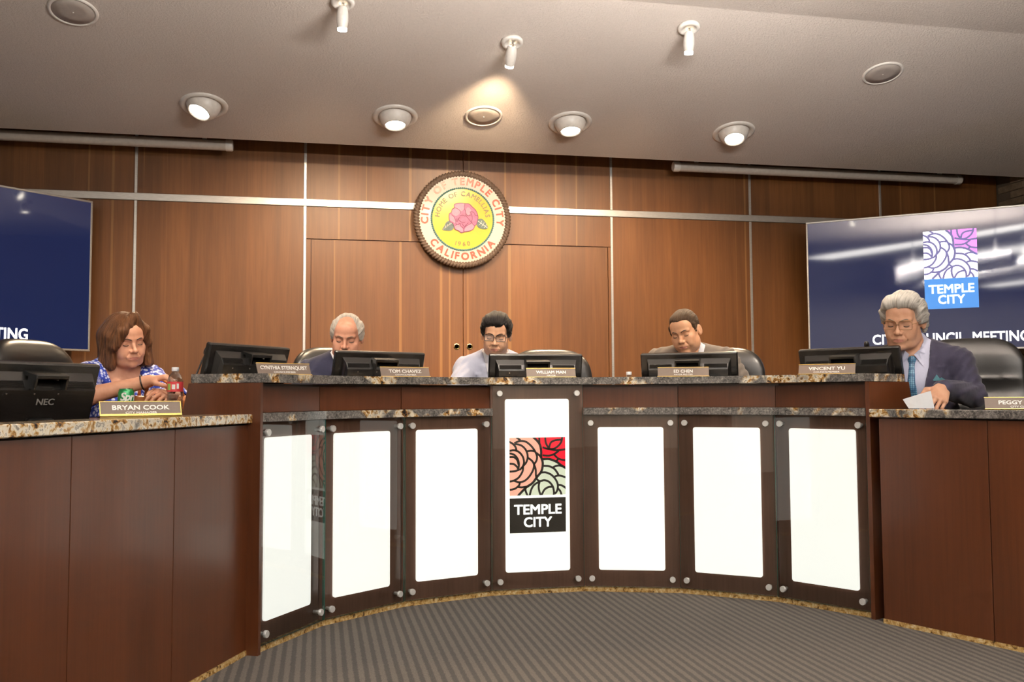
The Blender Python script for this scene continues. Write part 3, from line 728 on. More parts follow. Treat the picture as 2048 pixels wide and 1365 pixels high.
# camellia: outlines in crop pixels (about 4516 px per metre, centre at 1000, 795)
def sc(p): return ((p[0] - 1004) / 4640.0, (790 - p[1]) / 4640.0)
fl_out = [(690, 300), (760, 240), (930, 215), (1080, 225), (1230, 235), (1340, 330), (1460, 440), (1530, 570), (1560, 720), (1530, 850), (1500, 960), (1430, 1040), (1380, 1150), (1240, 1220), (1080, 1250), (940, 1290), (850, 1220), (720, 1170), (680, 1050), (640, 960), (540, 900), (510, 780), (515, 620), (590, 560), (620, 450), (700, 400)]
m = MB(); slab(m, [sc(p) for p in catmull(fl_out, 4, True)], -0.009, 0.005); m.build('camellia', 'seal_pink', sl)
m = MB()
for pet in ([(700, 300), (930, 220), (1060, 240), (1050, 400), (980, 500), (900, 500), (760, 400)], [(600, 560), (680, 430), (800, 430), (910, 520), (900, 590), (760, 690), (650, 650)], [(520, 640), (640, 690), (720, 850), (740, 960), (620, 900), (520, 820)],
            [(720, 1030), (860, 1010), (980, 1120), (1010, 1240), (900, 1250), (740, 1160)], [(1070, 1150), (1300, 930), (1400, 1000), (1380, 1120), (1220, 1210), (1080, 1230)], [(1110, 480), (1180, 360), (1280, 420), (1300, 520), (1220, 650), (1140, 600)]):
    slab(m, [sc(p) for p in catmull(pet, 4, True)], -0.0115, 0.0025)
m.build('petals', 'seal_pink_light', sl)
m = MB(); stroke(m, [sc(p) for p in fl_out], 0.0045, -0.012, closed=True)
for s_ in ([(740, 400), (850, 450), (930, 540), (900, 600)], [(590, 660), (690, 730), (740, 880), (760, 980), (850, 1000)], [(720, 1040), (820, 990), (910, 960)], [(920, 960), (930, 1060), (1040, 1140), (1030, 1240)], [(1040, 1130), (1120, 1040), (1280, 960), (1340, 890)],
           [(1260, 520), (1330, 640), (1340, 800), (1310, 900), (1430, 1030)], [(1280, 510), (1400, 540), (1460, 640), (1540, 660)], [(1100, 500), (1120, 620), (1200, 670), (1290, 640)], [(1090, 640), (1190, 760), (1300, 890)], [(820, 780), (880, 860), (1000, 920), (1090, 900)],
           [(760, 780), (790, 900), (830, 800), (900, 740)], [(960, 950), (1060, 1060), (1130, 990), (1200, 930)], [(1080, 230), (1060, 400), (1110, 520)], [(880, 690), (1000, 660), (1100, 690)]):
    stroke(m, [sc(p) for p in s_], 0.0042, -0.0122)
m.build('petal_outlines', 'seal_magenta', sl)
for lf, rib in (([(1530, 800), (1700, 760), (1840, 900), (1920, 1090), (1740, 1130), (1580, 1080), (1510, 950)], [(1560, 850), (1900, 1080)]), ([(500, 880), (400, 940), (340, 1060), (270, 1200), (470, 1230), (620, 1200), (680, 1080), (640, 970)], [(600, 950), (290, 1190)])):
    m = MB(); slab(m, [sc(p) for p in catmull(lf, 4, True)], -0.0085, 0.0045); o = m.build('leaf', 'seal_leaf', sl)
    m = MB(); stroke(m, [sc(p) for p in rib], 0.004, -0.0095)
    for q in (0.3, 0.55, 0.8):
        x = rib[0][0] + (rib[1][0] - rib[0][0]) * q; z = rib[0][1] + (rib[1][1] - rib[0][1]) * q
        stroke(m, [sc((x, z)), sc((x + 40, z - 90))], 0.003, -0.0095); stroke(m, [sc((x, z)), sc((x - 60, z + 60))], 0.003, -0.0095)
    m.build('leaf_vein', 'seal_white', o)

# ---------------------------------------------------------------- wall screens
TVW, TVH = 2.10, 1.06
n = NT('tv_glass_navy'); v = n.coords((0.30, 1, 1.5)); bz = n.noise(v, 1.7, 0, 0.4)
n.set(base=(0.004, 0.006, 0.016), rough=0.05, spec=0.9, ec=(0.007, 0.013, 0.055), es=1.0, normal=n.bump(bz, 0.30, 0.02))
def tv(label, inner, z0, ang, flip, shift):
    """inner: the edge next to the council; ang: how far the far edge swings towards the room"""
    s = -1 if flip else 1
    t = thing('wall_screen', label, 'screen', (inner[0], inner[1], z0), -s * ang, 'angled wall screens')
    x0, x1 = (0, TVW) if s > 0 else (-TVW, 0)
    m = MB(); m.box((x0, 0.0, 0), (x1, 0.055, TVH), bev=0.004); m.build('housing', 'black_plastic', t)
    fb = MB()
    for lo, hi in (((x0 - 0.004, -0.006, -0.004), (x1 + 0.004, 0.012, 0.010)), ((x0 - 0.004, -0.006, TVH - 0.010), (x1 + 0.004, 0.012, TVH + 0.004)), ((x0 - 0.004, -0.006, 0.010), (x0 + 0.010, 0.012, TVH - 0.010)), ((x1 - 0.010, -0.006, 0.010), (x1 + 0.004, 0.012, TVH - 0.010))):
        fb.box(lo, hi, bev=0.002)
    fb.build('bezel', 'brushed_aluminium', t)
    d = MB().box((x0 + 0.010, -0.003, 0.010), (x1 - 0.010, 0.0, TVH - 0.010)).build('display', 'tv_glass_navy', t)
    xc = (x0 + x1) / 2 + shift
    m = logo(MB(), xc - 0.185, 0.545, 0.37, -0.0038, (0, 0, 1, 2), 0.0004); m.build('rose_emblem', ['screen_white', 'screen_magenta', 'screen_line'], d)
    m = MB(); slab(m, [(xc - 0.185, 0.315), (xc + 0.185, 0.315), (xc + 0.185, 0.545), (xc - 0.185, 0.545)], -0.0038, 0.0005); m.build('name_block', 'screen_blue', d)
    for s_, z_, w_ in (('TEMPLE', 0.466, 0.315), ('CITY', 0.385, 0.185)):
        m = MB(); put_text(m, s_, 0.092, xc, -0.0046, z_, 0.022, width=w_); m.build('lettering', 'screen_white', d)
    x_l = xc - 0.57 + (0.105 if flip else 0)
    for s_, a_, b_ in (('CITY', 0.0, 0.205), ('COUNCIL', 0.245, 0.655), ('MEETING', 0.705, 1.08)):
        m = MB(); put_text(m, s_, 0.108, x_l + (a_ + b_) / 2, -0.0042, 0.093, 0.02, width=b_ - a_); m.build('lettering', 'screen_white', d)
    MB().box((xc - 0.2, 0.055, 0.3), (xc + 0.2, 0.12, 0.7)).build('mount', 'black_plastic', t)
    return t
tv('large angled wall screen at right, behind the white-haired man', (2.79, 6.93), 1.338, R_(38), False, 0.0)
tv('large angled wall screen at left, cut off by the picture edge', (-2.665, 7.06), 1.338, R_(43), True, 0.0)

# ---------------------------------------------------------------- ceiling fixtures
def ceil_z(y): return ZC if y < YCR else ZC - (y - YCR) * SLOPE
TILT = Matrix.Rotation(-math.atan(SLOPE), 4, 'X')      # ceiling plane: local -Z points into the room
def on_ceiling(x, y): return Matrix.Translation((x, y, ceil_z(y))) @ TILT
def fixture(name, label, cat, x, y, group):
    o = thing(name, label, cat, (x, y, ceil_z(y)), 0, group); o.matrix_basis = on_ceiling(x, y); return o
for x, y, lab in ((-2.44, 5.52, 'round ceiling speaker at the far left, near the top edge'), (0.03, 6.35, 'round ceiling speaker in the middle, above the city seal'), (2.61, 5.56, 'round ceiling speaker on the right of the sloping ceiling')):
    t = fixture('ceiling_speaker', lab, 'speaker', x, y, 'ceiling speakers')
    MB().lathe([(0.133, 0.0), (0.131, -0.006), (0.122, -0.010), (0.114, -0.007), (0.112, 0.0)], 40, cap=False).build('trim_ring', 'white_enamel', t, True)
    MB().lathe([(0.113, 0.0), (0.113, -0.0055), (0.06, -0.0085), (0.0, -0.0095)], 40).build('grille', 'speaker_grille', t, True)
    MB().lathe([(0.005, -0.008), (0.005, -0.012), (0, -0.012)], 10).build('screw', 'white_enamel', t)
down = [(-1.84, 6.41, (-2.6, 5.5, 1.0), 'eyeball downlight at far left, tilted to the left'), (-0.577, 6.42, (-0.577, 5.95, 1.0), 'eyeball downlight left of the middle ceiling speaker'),
        (0.66, 6.375, (0.64, 5.9, 1.0), 'eyeball downlight right of the middle ceiling speaker'), (1.913, 6.38, (1.65, 5.5, 1.0), 'eyeball downlight at far right, above the roller housing')]
for x, y, tg, lab in down:
    t = fixture('eyeball_downlight', lab, 'downlight', x, y, 'eyeball downlights')
    MB().lathe([(0.155, 0.0), (0.153, -0.008), (0.140, -0.014), (0.126, -0.012), (0.118, 0.0), (0.112, 0.03)], 40, cap=False).build('trim_ring', 'white_enamel', t, True)
    Mi = t.matrix_basis.inverted(); dv = (Mi @ Vector(tg)).normalized(); Q = dv.to_track_quat('-Z', 'Y').to_matrix().to_4x4()
    ctr = Matrix.Translation((0, 0, 0.012)) @ Q
    eye = [(0.112 * math.sin(a), -0.112 * math.cos(a)) for a in [R_(d) for d in range(140, 40, -6)]] + [(0.071, -0.086), (0.066, -0.060)]
    e = MB().lathe(eye, 36, M=ctr, cap=False).build('eyeball', 'white_enamel', t, True)
    MB().lathe([(0.068, -0.072), (0.0, -0.072)], 24, M=ctr).build('lamp', 'lamp_glow', e)
    lw = t.matrix_basis @ ctr @ Vector((0, 0, -0.105))
    spot('downlight_beam', lw, tg, E_DOWN, WARM, 105, 0.9, 0.06)
for x, y, tg, lab, on in ((-0.964, 5.26, (-1.2, 7.2, 0.6), 'lit glass spot lamp at top left, beside the picture edge', 1), (0.061, 5.506, (0.0, 7.2, 2.3), 'glass spot lamp in the middle, aimed at the city seal', 0), (1.10, 5.244, (1.15, 7.2, 0.6), 'lit glass spot lamp right of the middle one', 1),
    (-1.7, 3.5, (-1.45, 4.9, 1.25), 'added glass spot lamp over the floor at left, out of view', 2), (0.0, 3.5, (0.0, 5.1, 1.3), 'added glass spot lamp over the floor in the middle, out of view', 2), (1.7, 3.5, (1.4, 4.6, 1.25), 'added glass spot lamp over the floor at right, out of view', 2)):  # lamps on this line are added out of view to brighten the faces
    t = fixture('glass_spot_lamp', lab, 'spot lamp', x, y, 'glass spot lamps')
    MB().lathe([(0.067, 0.0), (0.067, -0.012), (0.062, -0.020), (0.046, -0.024), (0.043, -0.016), (0.0, -0.014)], 32).build('canopy', 'white_enamel', t, True)
    if on == 2: t.matrix_basis = Matrix.Translation((x, y, ZC))
    Mi = t.matrix_basis.inverted(); dv = (Mi @ Vector(tg) - Vector((0, 0, -0.05))).normalized()
    down_l = (Mi.to_3x3() @ Vector((0, 0, -1))).normalized(); dv = (dv * (0.9 if not on else 0.25) + down_l * (0.55 if not on else 1.0)).normalized() if on < 2 else dv
    Q = Matrix.Translation((0, 0, -0.034)) @ dv.to_track_quat('-Z', 'Y').to_matrix().to_4x4()
    MB().tube([(0, 0, -0.012), (0.004, 0, -0.030), (0.0, 0, -0.05)], 0.008, 8).build('swivel', 'steel', t, True)
    MB().lathe([(0.020, 0.0), (0.028, -0.012), (0.033, -0.045), (0.034, -0.075), (0.031, -0.10), (0.026, -0.125)], 24, M=Q, cap=False).build('glass_shade', 'white_enamel' if not on else 'white_enamel', t, True)
    b = MB().lathe([(0.024, -0.10), (0.027, -0.12), (0.026, -0.135), (0.0, -0.140)], 20, M=Q, cap=False).build('bulb', 'lamp_glow', t, True)
    lw = t.matrix_basis @ Q @ Vector((0, 0, -0.165))
    spot('spot_lamp_beam', lw, tg, E_KEY if on == 2 else E_SPOT * (1.0 if on else 0.38), WARM if on < 2 else (1.0, 0.86, 0.70), 48 if on == 2 else 100 if on else 75, 0.8, 0.03)
def roller(x0, x1, lab):
    t = thing('screen_roller', lab, 'roller screen', ((x0 + x1) / 2, 7.03, 2.84), 0, 'rolled projection screens'); L = (x1 - x0) / 2
    Mx = Matrix.Rotation(PI / 2, 4, 'Y')
    MB().lathe([(0.038, -L + 0.05), (0.038, L - 0.05)], 20, M=Mx).build('tube', 'roller_housing', t, 'auto')
    for s in (-1, 1): MB().lathe([(0.0, s * (L - 0.05)), (0.042, s * (L - 0.05)), (0.042, s * (L - 0.008)), (0.036, s * L), (0.0, s * L)], 20, M=Mx).build('end_cap', 'white_enamel', t, 'auto')
    for s in (-1, 1): MB().box((s * (L - 0.2) - 0.015, -0.01, 0.03), (s * (L - 0.2) + 0.015, 0.01, 0.60)).build('hanger', 'roller_housing', t)
roller(1.69, 4.30, 'rolled-up projection screen tube under the ceiling edge at right')
roller(-4.30, -1.705, 'rolled-up projection screen tube under the ceiling edge at left')
for i, (y, xa, xb) in enumerate(((0.35, -4, 4), (-1.85, -4, 4), (-4.05, -4, 4), (-6.25, -4, 4))):
    lab = ['row of ceiling light panels over the camera', 'second row of ceiling light panels behind the camera', 'third row of ceiling light panels behind the camera', 'last row of ceiling light panels near the rear wall'][i]
    t = thing('ceiling_light_row', lab, 'ceiling light', (0, y, ZC), 0, 'ceiling light rows over the audience')
    MB().box((xa, -0.33, -0.03), (xb, 0.33, 0.0), bev=0.004).build('tray', 'white_enamel', t)
    MB().box((xa + 0.05, -0.29, -0.036), (xb - 0.05, 0.29, -0.030)).build('diffuser', 'troffer_diffuser', t)
for y, lab in ((2.55, 'added slim fill uplighter nearer the dais, out of view'), (2.05, 'added slim fill uplighter nearer the audience, out of view')):  # invented unseen fixtures, added to brighten the sloped ceiling and give fill
    t = thing('fill_uplighter', lab, 'added fill light', (0.60, y, 2.56), 0, 'added fill uplighters')
    MB().add([(-0.86, -0.07, 0.0), (0.86, -0.07, 0.0), (0.86, 0.07, 0.0), (-0.86, 0.07, 0.0), (-0.84, -0.045, -0.06), (0.84, -0.045, -0.06), (0.84, 0.045, -0.06), (-0.84, 0.045, -0.06)],
             [(0, 1, 2, 3), (7, 6, 5, 4), (0, 4, 5, 1), (1, 5, 6, 2), (2, 6, 7, 3), (3, 7, 4, 0)]).build('housing', 'white_enamel', t)
    MB().box((-0.83, -0.055, 0.0), (0.83, 0.055, 0.004)).build('diffuser', 'fill_uplight_emitter', t)
    for x in (-0.6, 0.6): MB().tube([(x, 0, 0), (x, 0, ZC - 2.56)], 0.004, 8).build('suspension_rod', 'steel', t, True)
# ---------------------------------------------------------------- monitors (back side towards the audience)
def make_monitor(label, loc, rotz, group, with_name=False, scale=1.0):
    t = thing('desk_monitor', label, 'monitor', loc, rotz, group)
    tl = Matrix.Translation((0, -0.02, 0.305)) @ Matrix.Rotation(R_(15), 4, 'X')     # origin of the panel: middle of its top edge; top leans to the audience
    W2, H = 0.257, 0.315
    fr = MB().box((-W2, -0.004, -H), (W2, 0.026, 0.0), M=tl, bev=0.006).build('screen_frame', 'charcoal_plastic', t)
    MB().box((-W2 + 0.018, 0.026, -H + 0.02), (W2 - 0.018, 0.0275, -0.018), M=tl).build('screen', 'black_gloss', fr)
    c = MB()      # stepped rear cover: sloping shoulder with vents, flat plate below
    pr = [(-0.004, -0.030), (-0.030, -0.052), (-0.044, -0.072), (-0.048, -0.080), (-0.048, -H + 0.035), (-0.020, -H + 0.012), (-0.004, -H + 0.012)]
    n = len(pr); hw = [0.222, 0.212, 0.208, 0.208, 0.208, 0.214, 0.222]
    vs = [(-w, y, z) for (y, z), w in zip(pr, hw)] + [(w, y, z) for (y, z), w in zip(pr, hw)]
    c.add(vs, [tuple(range(n)), tuple(range(2 * n - 1, n - 1, -1))] + [(i, n + i, n + (i + 1) % n, (i + 1) % n) for i in range(n)], 0, tl)
    rc = c.build('rear_cover', 'charcoal_plastic', t)
    for s in (-1, 1):
        v = MB()
        for i in range(9):
            for a, b in ((0.085, 0.205),):
                q = i / 9.0; y = -0.031 - 0.014 * q; z = -0.0535 - 0.0185 * q
                v.box((min(s * a, s * b), y - 0.0022, z - 0.0006), (max(s * a, s * b), y + 0.001, z + 0.0006), M=tl)
        tag(v.build('vent', 'black_plastic', rc), kind='stuff')
    h = MB(); h.box((-0.066, -0.066, -0.040), (0.066, -0.004, -0.024), M=tl, bev=0.003); h.box((-0.066, -0.064, -0.075), (-0.058, -0.030, -0.036), M=tl); h.box((0.058, -0.064, -0.075), (0.066, -0.030, -0.036), M=tl)
    h.build('carry_handle', 'charcoal_plastic', t)
    st = MB(); st.add([(-0.045, -0.060, -0.175), (0.045, -0.060, -0.175), (0.075, -0.066, -H + 0.004), (-0.075, -0.066, -H + 0.004), (-0.045, -0.046, -0.175), (0.045, -0.046, -0.175), (0.075, -0.046, -H + 0.004), (-0.075, -0.046, -H + 0.004)],
           [(0, 3, 2, 1), (4, 5, 6, 7), (0, 1, 5, 4), (1, 2, 6, 5), (2, 3, 7, 6), (3, 0, 4, 7)], 0, tl); st.build('stand_neck', 'black_plastic', t)
    MB().box((-0.12, -0.075, 0.0), (0.12, 0.13, 0.012), bev=0.004).build('stand_base', 'black_plastic', t)
    MB().lathe([(0.014, 0.0), (0.013, 0.006), (0.007, 0.011), (0, 0.012)], 14, M=tl @ Matrix.Translation((0, -0.064, -0.235)) @ Matrix.Rotation(PI / 2, 4, 'X')).build('lock_button', 'steel', t, True)
    for x in (-0.15, -0.045, 0.05): MB().lathe([(0.003, 0), (0.003, 0.0015), (0, 0.002)], 8, M=tl @ Matrix.Translation((x, -0.048, -0.092)) @ Matrix.Rotation(PI / 2, 4, 'X')).build('screw', 'steel', rc)
    if with_name:
        m = MB(); put_text(m, 'NEC', 0.030, 0, 0, 0, 0.01, width=0.07); m.v = [tuple(tl @ Vector((v[0] + 0.005, v[1] - 0.0487, v[2] - 0.118))) for v in m.v]; m.build('lettering', 'grey_print', rc)
    return t
def polar(deg, r): a = R_(deg); return (r * math.sin(a), YC + r * math.cos(a))
GM = 'black desk monitors seen from behind'
DESKC = 0.925
mons = [(-53.2, 1.725, 'black monitor back at the left end of the dais, beside a thin microphone'), (-26.4, 1.75, 'black monitor back in front of the man with swept white hair and navy jacket'), (2.26, 1.75, 'black monitor back in front of the young man in glasses, middle of the dais'),
        (29.4, 1.75, 'black monitor back in front of the man in the grey jacket'), (56.6, 1.75, 'black monitor back in front of the white-haired man with a tie')]
for dg, r, lab in mons: make_monitor(lab, (*polar(dg, r), DESKC), R_(-dg), GM)
make_monitor('large black monitor back at far left, nearest the camera on the staff desk', (-1.985, 3.315, 0.815), R_(58), GM, True)

# ---------------------------------------------------------------- nameplates
def make_plate(label, loc, rotz, l1, l2, w1, gold=False, w=0.256, x1=0.0, x2=0.0, w2=None):
    t = thing('nameplate', label, 'nameplate', loc, rotz, 'engraved nameplates on gold holders')
    tl = Matrix.Translation((0, -0.012, 0.004 if gold else 0.0005)) @ Matrix.Rotation(R_(-22), 4, 'X'); h = w / 2
    MB().box((-h, -0.0015, 0.002), (h, 0.0015, 0.050), M=tl).build('plate', 'nameplate_brown', t)
    hd = MB(); hd.box((-h - 0.001, -0.003, 0.050), (h + 0.001, 0.003, 0.0525), M=tl); hd.box((-h - 0.002, -0.005, 0.0), (h + 0.002, 0.003, 0.0025 if not gold else 0.007), M=tl)
    hd.box((-h - 0.002, -0.018 if gold else -0.004, 0.0), (h + 0.002, 0.030, 0.004 if gold else 0.0015)); 
    if gold: hd.box((-h - 0.002, -0.003, 0.0), (-h + 0.001, 0.003, 0.0525), M=tl); hd.box((h - 0.001, -0.003, 0.0), (h + 0.002, 0.003, 0.0525), M=tl)
    hd.build('holder', 'gold_frame', t)
    for s, sz, z, wd, bo, xx in ((l1, 0.0225, 0.0300, w1, 0.020, x1), (l2, 0.0105, 0.0115, w2, 0.010, x2)):
        m = MB(); put_text(m, s, sz, xx, -0.0018, z, bo, width=wd, depth=0.0003); m.v = [tuple(tl @ Vector(v)) for v in m.v]; m.build('lettering', 'white_print', t)
    return t
TOP = 1.0985
make_plate('nameplate on the left end of the granite top, partly over the first monitor', (*polar(-54.9, 1.50), TOP), R_(34), 'CYNTHIA STERNQUIST', 'COUNCILMEMBER', 0.226, w2=0.105)
make_plate('nameplate beside the monitor of the man in the navy jacket with swept white hair', (*polar(-26.7, 1.50), TOP), R_(19), 'TOM CHAVEZ', 'COUNCILMEMBER', 0.170, w2=0.110)
make_plate('nameplate above the logo unit, in front of the middle monitor', (*polar(3.5, 1.50), TOP), R_(-4), 'WILLIAM MAN', 'MAYOR', 0.155, w2=0.045)
make_plate('nameplate in front of the monitor of the man in the grey jacket', (*polar(29.5, 1.50), TOP), R_(-22), 'ED CHEN', 'MAYOR PRO TEM', 0.095, w2=0.092)
make_plate('nameplate in front of the monitor of the white-haired man with a tie', (*polar(57.0, 1.50), TOP), R_(-40), 'VINCENT YU', 'COUNCILMEMBER', 0.165, w2=0.118)
make_plate('bright gold-framed nameplate on the left staff desk beside the green can', (-1.664, 3.335, 0.9405), R_(22), 'BRYAN COOK', 'CITY MANAGER', 0.182, True, w2=0.100)
make_plate('nameplate at the right picture edge on the staff desk', (1.637, 3.245, 0.9405), R_(-30), 'PEGGY', 'CITY CLERK', 0.085, x1=-0.036, w2=0.075)

# ---------------------------------------------------------------- leather chairs
def make_chair(label, loc, rotz):
    """faces local -Y; stands on the platform"""
    t = thing('leather_chair', label, 'chair', loc, rotz, 'high-backed black leather chairs')
    F = Field(np.arange(-0.33, 0.331, 0.012), np.arange(-0.20, 0.26, 0.010), np.arange(0.40, 1.20, 0.012))
    def back(X, Y, Z):
        Z = Z + 0.022
        zz = (Z - 0.80) / 0.335; lean = 0.02 + (Z - 0.45) * 0.17
        wd = 0.262 - 0.05 * np.clip(zz - 0.55, 0, 1) ** 2 * 3.0
        puff = 0.052 + 0.010 * np.cos((Z - 0.45) * 2 * PI / 0.165) * (Z < 0.93) + 0.016 * np.clip((Z - 0.92) * 8, 0, 1)
        y = Y - lean + 0.55 * X ** 2 
        qx = np.abs(X) / wd; qy = np.abs(y) / puff; qz = np.abs(zz)
        return ((qx ** 4 + qy ** 2.6 + qz ** 5) ** (1 / 3.2) - 1) * 0.05
    F.func((-0.32, -0.19, 0.41), (0.32, 0.25, 1.19), back, op='u', pad=0)
    V, Q = F.extract(); link('backrest', grid_mesh('backrest', F.smooth(V, Q, 1), Q, 'black_leather'), t)
    F = Field(np.arange(-0.31, 0.311, 0.014), np.arange(-0.42, 0.14, 0.014), np.arange(0.36, 0.52, 0.010))
    F.rbox((0, -0.13, 0.44), (0.265, 0.255, 0.055), 0.045); V, Q = F.extract(); link('seat', grid_mesh('seat', V, Q, 'black_leather'), t)
    for s in (-1, 1):
        a = MB().tube([(s * 0.26, 0.06, 0.44), (s * 0.315, 0.03, 0.55), (s * 0.315, -0.02, 0.65), (s * 0.31, -0.22, 0.655), (s * 0.30, -0.27, 0.60), (s * 0.265, -0.2, 0.44)], 0.018, 8).build('arm', 'black_plastic', t, True)
        MB().box((s * 0.312 - 0.032, -0.24, 0.655), (s * 0.312 + 0.032, 0.0, 0.685), bev=0.01).build('arm_pad', 'black_leather', a)
    MB().lathe([(0.03, 0.09), (0.03, 0.22), (0.022, 0.22), (0.022, 0.39)], 14).build('gas_lift', 'black_plastic', t, 'auto')
    for k in range(5):
        a = 2 * PI * k / 5 + 0.3; ca, sa = math.cos(a), math.sin(a)
        l = MB().tube([(0.02 * ca, 0.02 * sa, 0.115), (0.17 * ca, 0.17 * sa, 0.095), (0.30 * ca, 0.30 * sa, 0.075)], [0.028, 0.022, 0.016], 8).build('base_leg', 'black_plastic', t, True)
        MB().lathe([(0.0, -0.022), (0.026, -0.022), (0.028, -0.012), (0.028, 0.012), (0.026, 0.022), (0.0, 0.022)], 14, M=Matrix.Translation((0.30 * ca, 0.30 * sa, 0.0285)) @ Matrix.Rotation(a, 4, 'Z') @ Matrix.Rotation(PI / 2, 4, 'X')).build('caster', 'black_plastic', l, 'auto')
    return t
CH0 = make_chair('black leather chair at far left, of the woman in the blue flowered blouse', (-2.36, 4.86, PLAT), R_(62))
def chair(lab, x, y, rot): return dup(CH0, (x, y, PLAT), rot, lab)
chair('black leather chair of the man in the navy jacket with swept white hair', -0.96, 5.42, R_(20))
chair('black leather chair of the young man in the pale blue jacket', 0.30, 5.50, R_(-2))
chair('black leather chair of the man in the grey jacket', 1.25, 5.22, R_(-28))
chair('black leather chair of the white-haired man with a tie', 2.12, 4.18, R_(-42))

# ---------------------------------------------------------------- small things on the desks
plain('can_green', (0.01, 0.27, 0.075), 0.25, 0.35, coat=0.5)
plain('label_red', (0.72, 0.06, 0.07), 0.4)
plain('label_green', (0.35, 0.55, 0.12), 0.4)
plain('cap_white', (0.82, 0.84, 0.88), 0.4)
plain('tan_leather', (0.46, 0.16, 0.045), 0.4)
n = NT('bottle_plastic'); out = n.n['Material Output']
tr = n.add('ShaderNodeBsdfTransparent'); tr.inputs[0].default_value = (0.76, 0.79, 0.83, 1); gl = n.add('ShaderNodeBsdfGlossy'); gl.inputs['Roughness'].default_value = 0.06
lw_ = n.add('ShaderNodeLayerWeight'); lw_.inputs[0].default_value = 0.35; mxs = n.add('ShaderNodeMixShader'); pw_ = n.add('ShaderNodeMath', operation='POWER'); n.link(lw_.outputs['Facing'], pw_.inputs[0]); pw_.inputs[1].default_value = 1.0; n.link(pw_.outputs[0], mxs.inputs[0]); n.link(tr.outputs[0], mxs.inputs[1]); n.link(gl.outputs[0], mxs.inputs[2]); n.link(mxs.outputs[0], out.inputs[0])
# soda can
t = thing('soda_can', 'green soda can behind the gold-framed nameplate', 'can', (-1.881, 4.234, DESKC), R_(20))
MB().lathe([(0.0, 0.004), (0.024, 0.0), (0.0265, 0.003), (0.033, 0.012), (0.033, 0.103), (0.0285, 0.116), (0.027, 0.118)], 32).build('body', 'can_green', t, 'auto')
MB().lathe([(0.027, 0.117), (0.0275, 0.1205), (0.026, 0.1205), (0.025, 0.116), (0.0, 0.116)], 32).build('lid', 'steel', t, 'auto')
MB().lathe([(0.008, 0.117), (0.008, 0.119), (0, 0.119)], 12, M=Matrix.Translation((0.004, 0, 0))).build('pull_tab', 'steel', t)
vs, fs = text_geo('Sprite', 0.046, 0.028, 0.0002, 0.92, 0.25); xs = [v[0] for v in vs]; c0 = min(xs)
m = MB(); m.add([(0.0334 * math.sin((v[0] - c0 - 0.030) / 0.0334), -(0.0334 - v[1] * 0.3) * math.cos((v[0] - c0 - 0.030) / 0.0334), v[2] + 0.084) for v in vs], fs); m.build('lettering', 'white_print', t)
# water bottles
def bottle(label, loc, full=True):
    t = thing('water_bottle', label, 'bottle', loc, R_(15), 'plastic water bottles')
    pr = [(0.0, 0.004), (0.022, 0.0), (0.031, 0.006)]
    for i in range(7): z = 0.014 + i * 0.0125; pr += [(0.0325, z), (0.0325, z + 0.006), (0.0305, z + 0.009)]
    pr += [(0.0325, 0.104), (0.0325, 0.148), (0.0315, 0.156), (0.026, 0.172), (0.017, 0.186), (0.0125, 0.191), (0.0125, 0.196)]
    b = MB().lathe(pr, 28, cap=False).build('body', 'bottle_plastic', t, True)
    MB().lathe([(0.0145, 0.193), (0.0150, 0.195), (0.0150, 0.207), (0.0140, 0.210), (0.0, 0.2105)], 24).build('cap', 'cap_white', t, 'auto')
    l = MB().lathe([(0.0331, 0.106), (0.0331, 0.148)], 28, cap=False).build('label', 'label_red', t, True)
    def patch(a0, a1, z0, z1, mat, nm):
        m = MB(); N = 5; v = [(0.0335 * math.sin(R_(a0 + (a1 - a0) * i / N)), -0.0335 * math.cos(R_(a0 + (a1 - a0) * i / N)), z) for z in (z0, z1) for i in range(N + 1)]
        m.add(v, [(i, i + 1, N + 2 + i, N + 1 + i) for i in range(N)]).build(nm, mat, l, True)
    patch(-70, -40, 0.112, 0.140, 'label_green', 'print'); patch(-30, -6, 0.116, 0.136, 'white_print', 'print'); patch(4, 20, 0.118, 0.140, 'white_print', 'print')
    return t
bottle('clear water bottle with red label beside the hands of the woman', (-1.681, 4.212, DESKC))
bottle('water bottle behind the granite top, only its white cap showing', (*polar(18.9, 1.80), DESKC))
# gooseneck microphones
def mic(label, base, tip, bend):
    t = thing('gooseneck_microphone', label, 'microphone', base, 0, 'gooseneck microphones'); b = Vector(base); q = Vector(tip) - b
    MB().lathe([(0.04, 0.0), (0.04, 0.012), (0.03, 0.018), (0.009, 0.022), (0.0, 0.022)], 20).build('base', 'black_plastic', t, 'auto')
    pts = [Vector((0, 0, 0.02)), Vector((bend[0] * 0.3, bend[1] * 0.3, q.z * 0.45)), Vector((q.x * 0.6, q.y * 0.6, q.z * 0.8)), q]
    cv = [Vector(p) for p in catmull([tuple(p) for p in pts], 6)]
    MB().tube(cv, 0.0035, 8).build('gooseneck', 'black_plastic', t, True)
    d = (q - pts[2]).normalized(); Mq = Matrix.Translation(q) @ d.to_track_quat('Z', 'Y').to_matrix().to_4x4()
    MB().lathe([(0.0, -0.012), (0.009, -0.010), (0.0125, 0.0), (0.0130, 0.014), (0.010, 0.026), (0.0, 0.031)], 16, M=Mq).build('foam_tip', 'black_plastic', t, True)
mic('thin gooseneck microphone left of the first monitor on the dais', (-1.60, 4.075, DESKC), (-1.545, 4.12, 1.195), (0.02, -0.01))
mic('gooseneck microphone behind the monitor of the white-haired man', (1.70, 4.36, DESKC), (1.63, 4.285, 1.245), (0.0, 0.0))
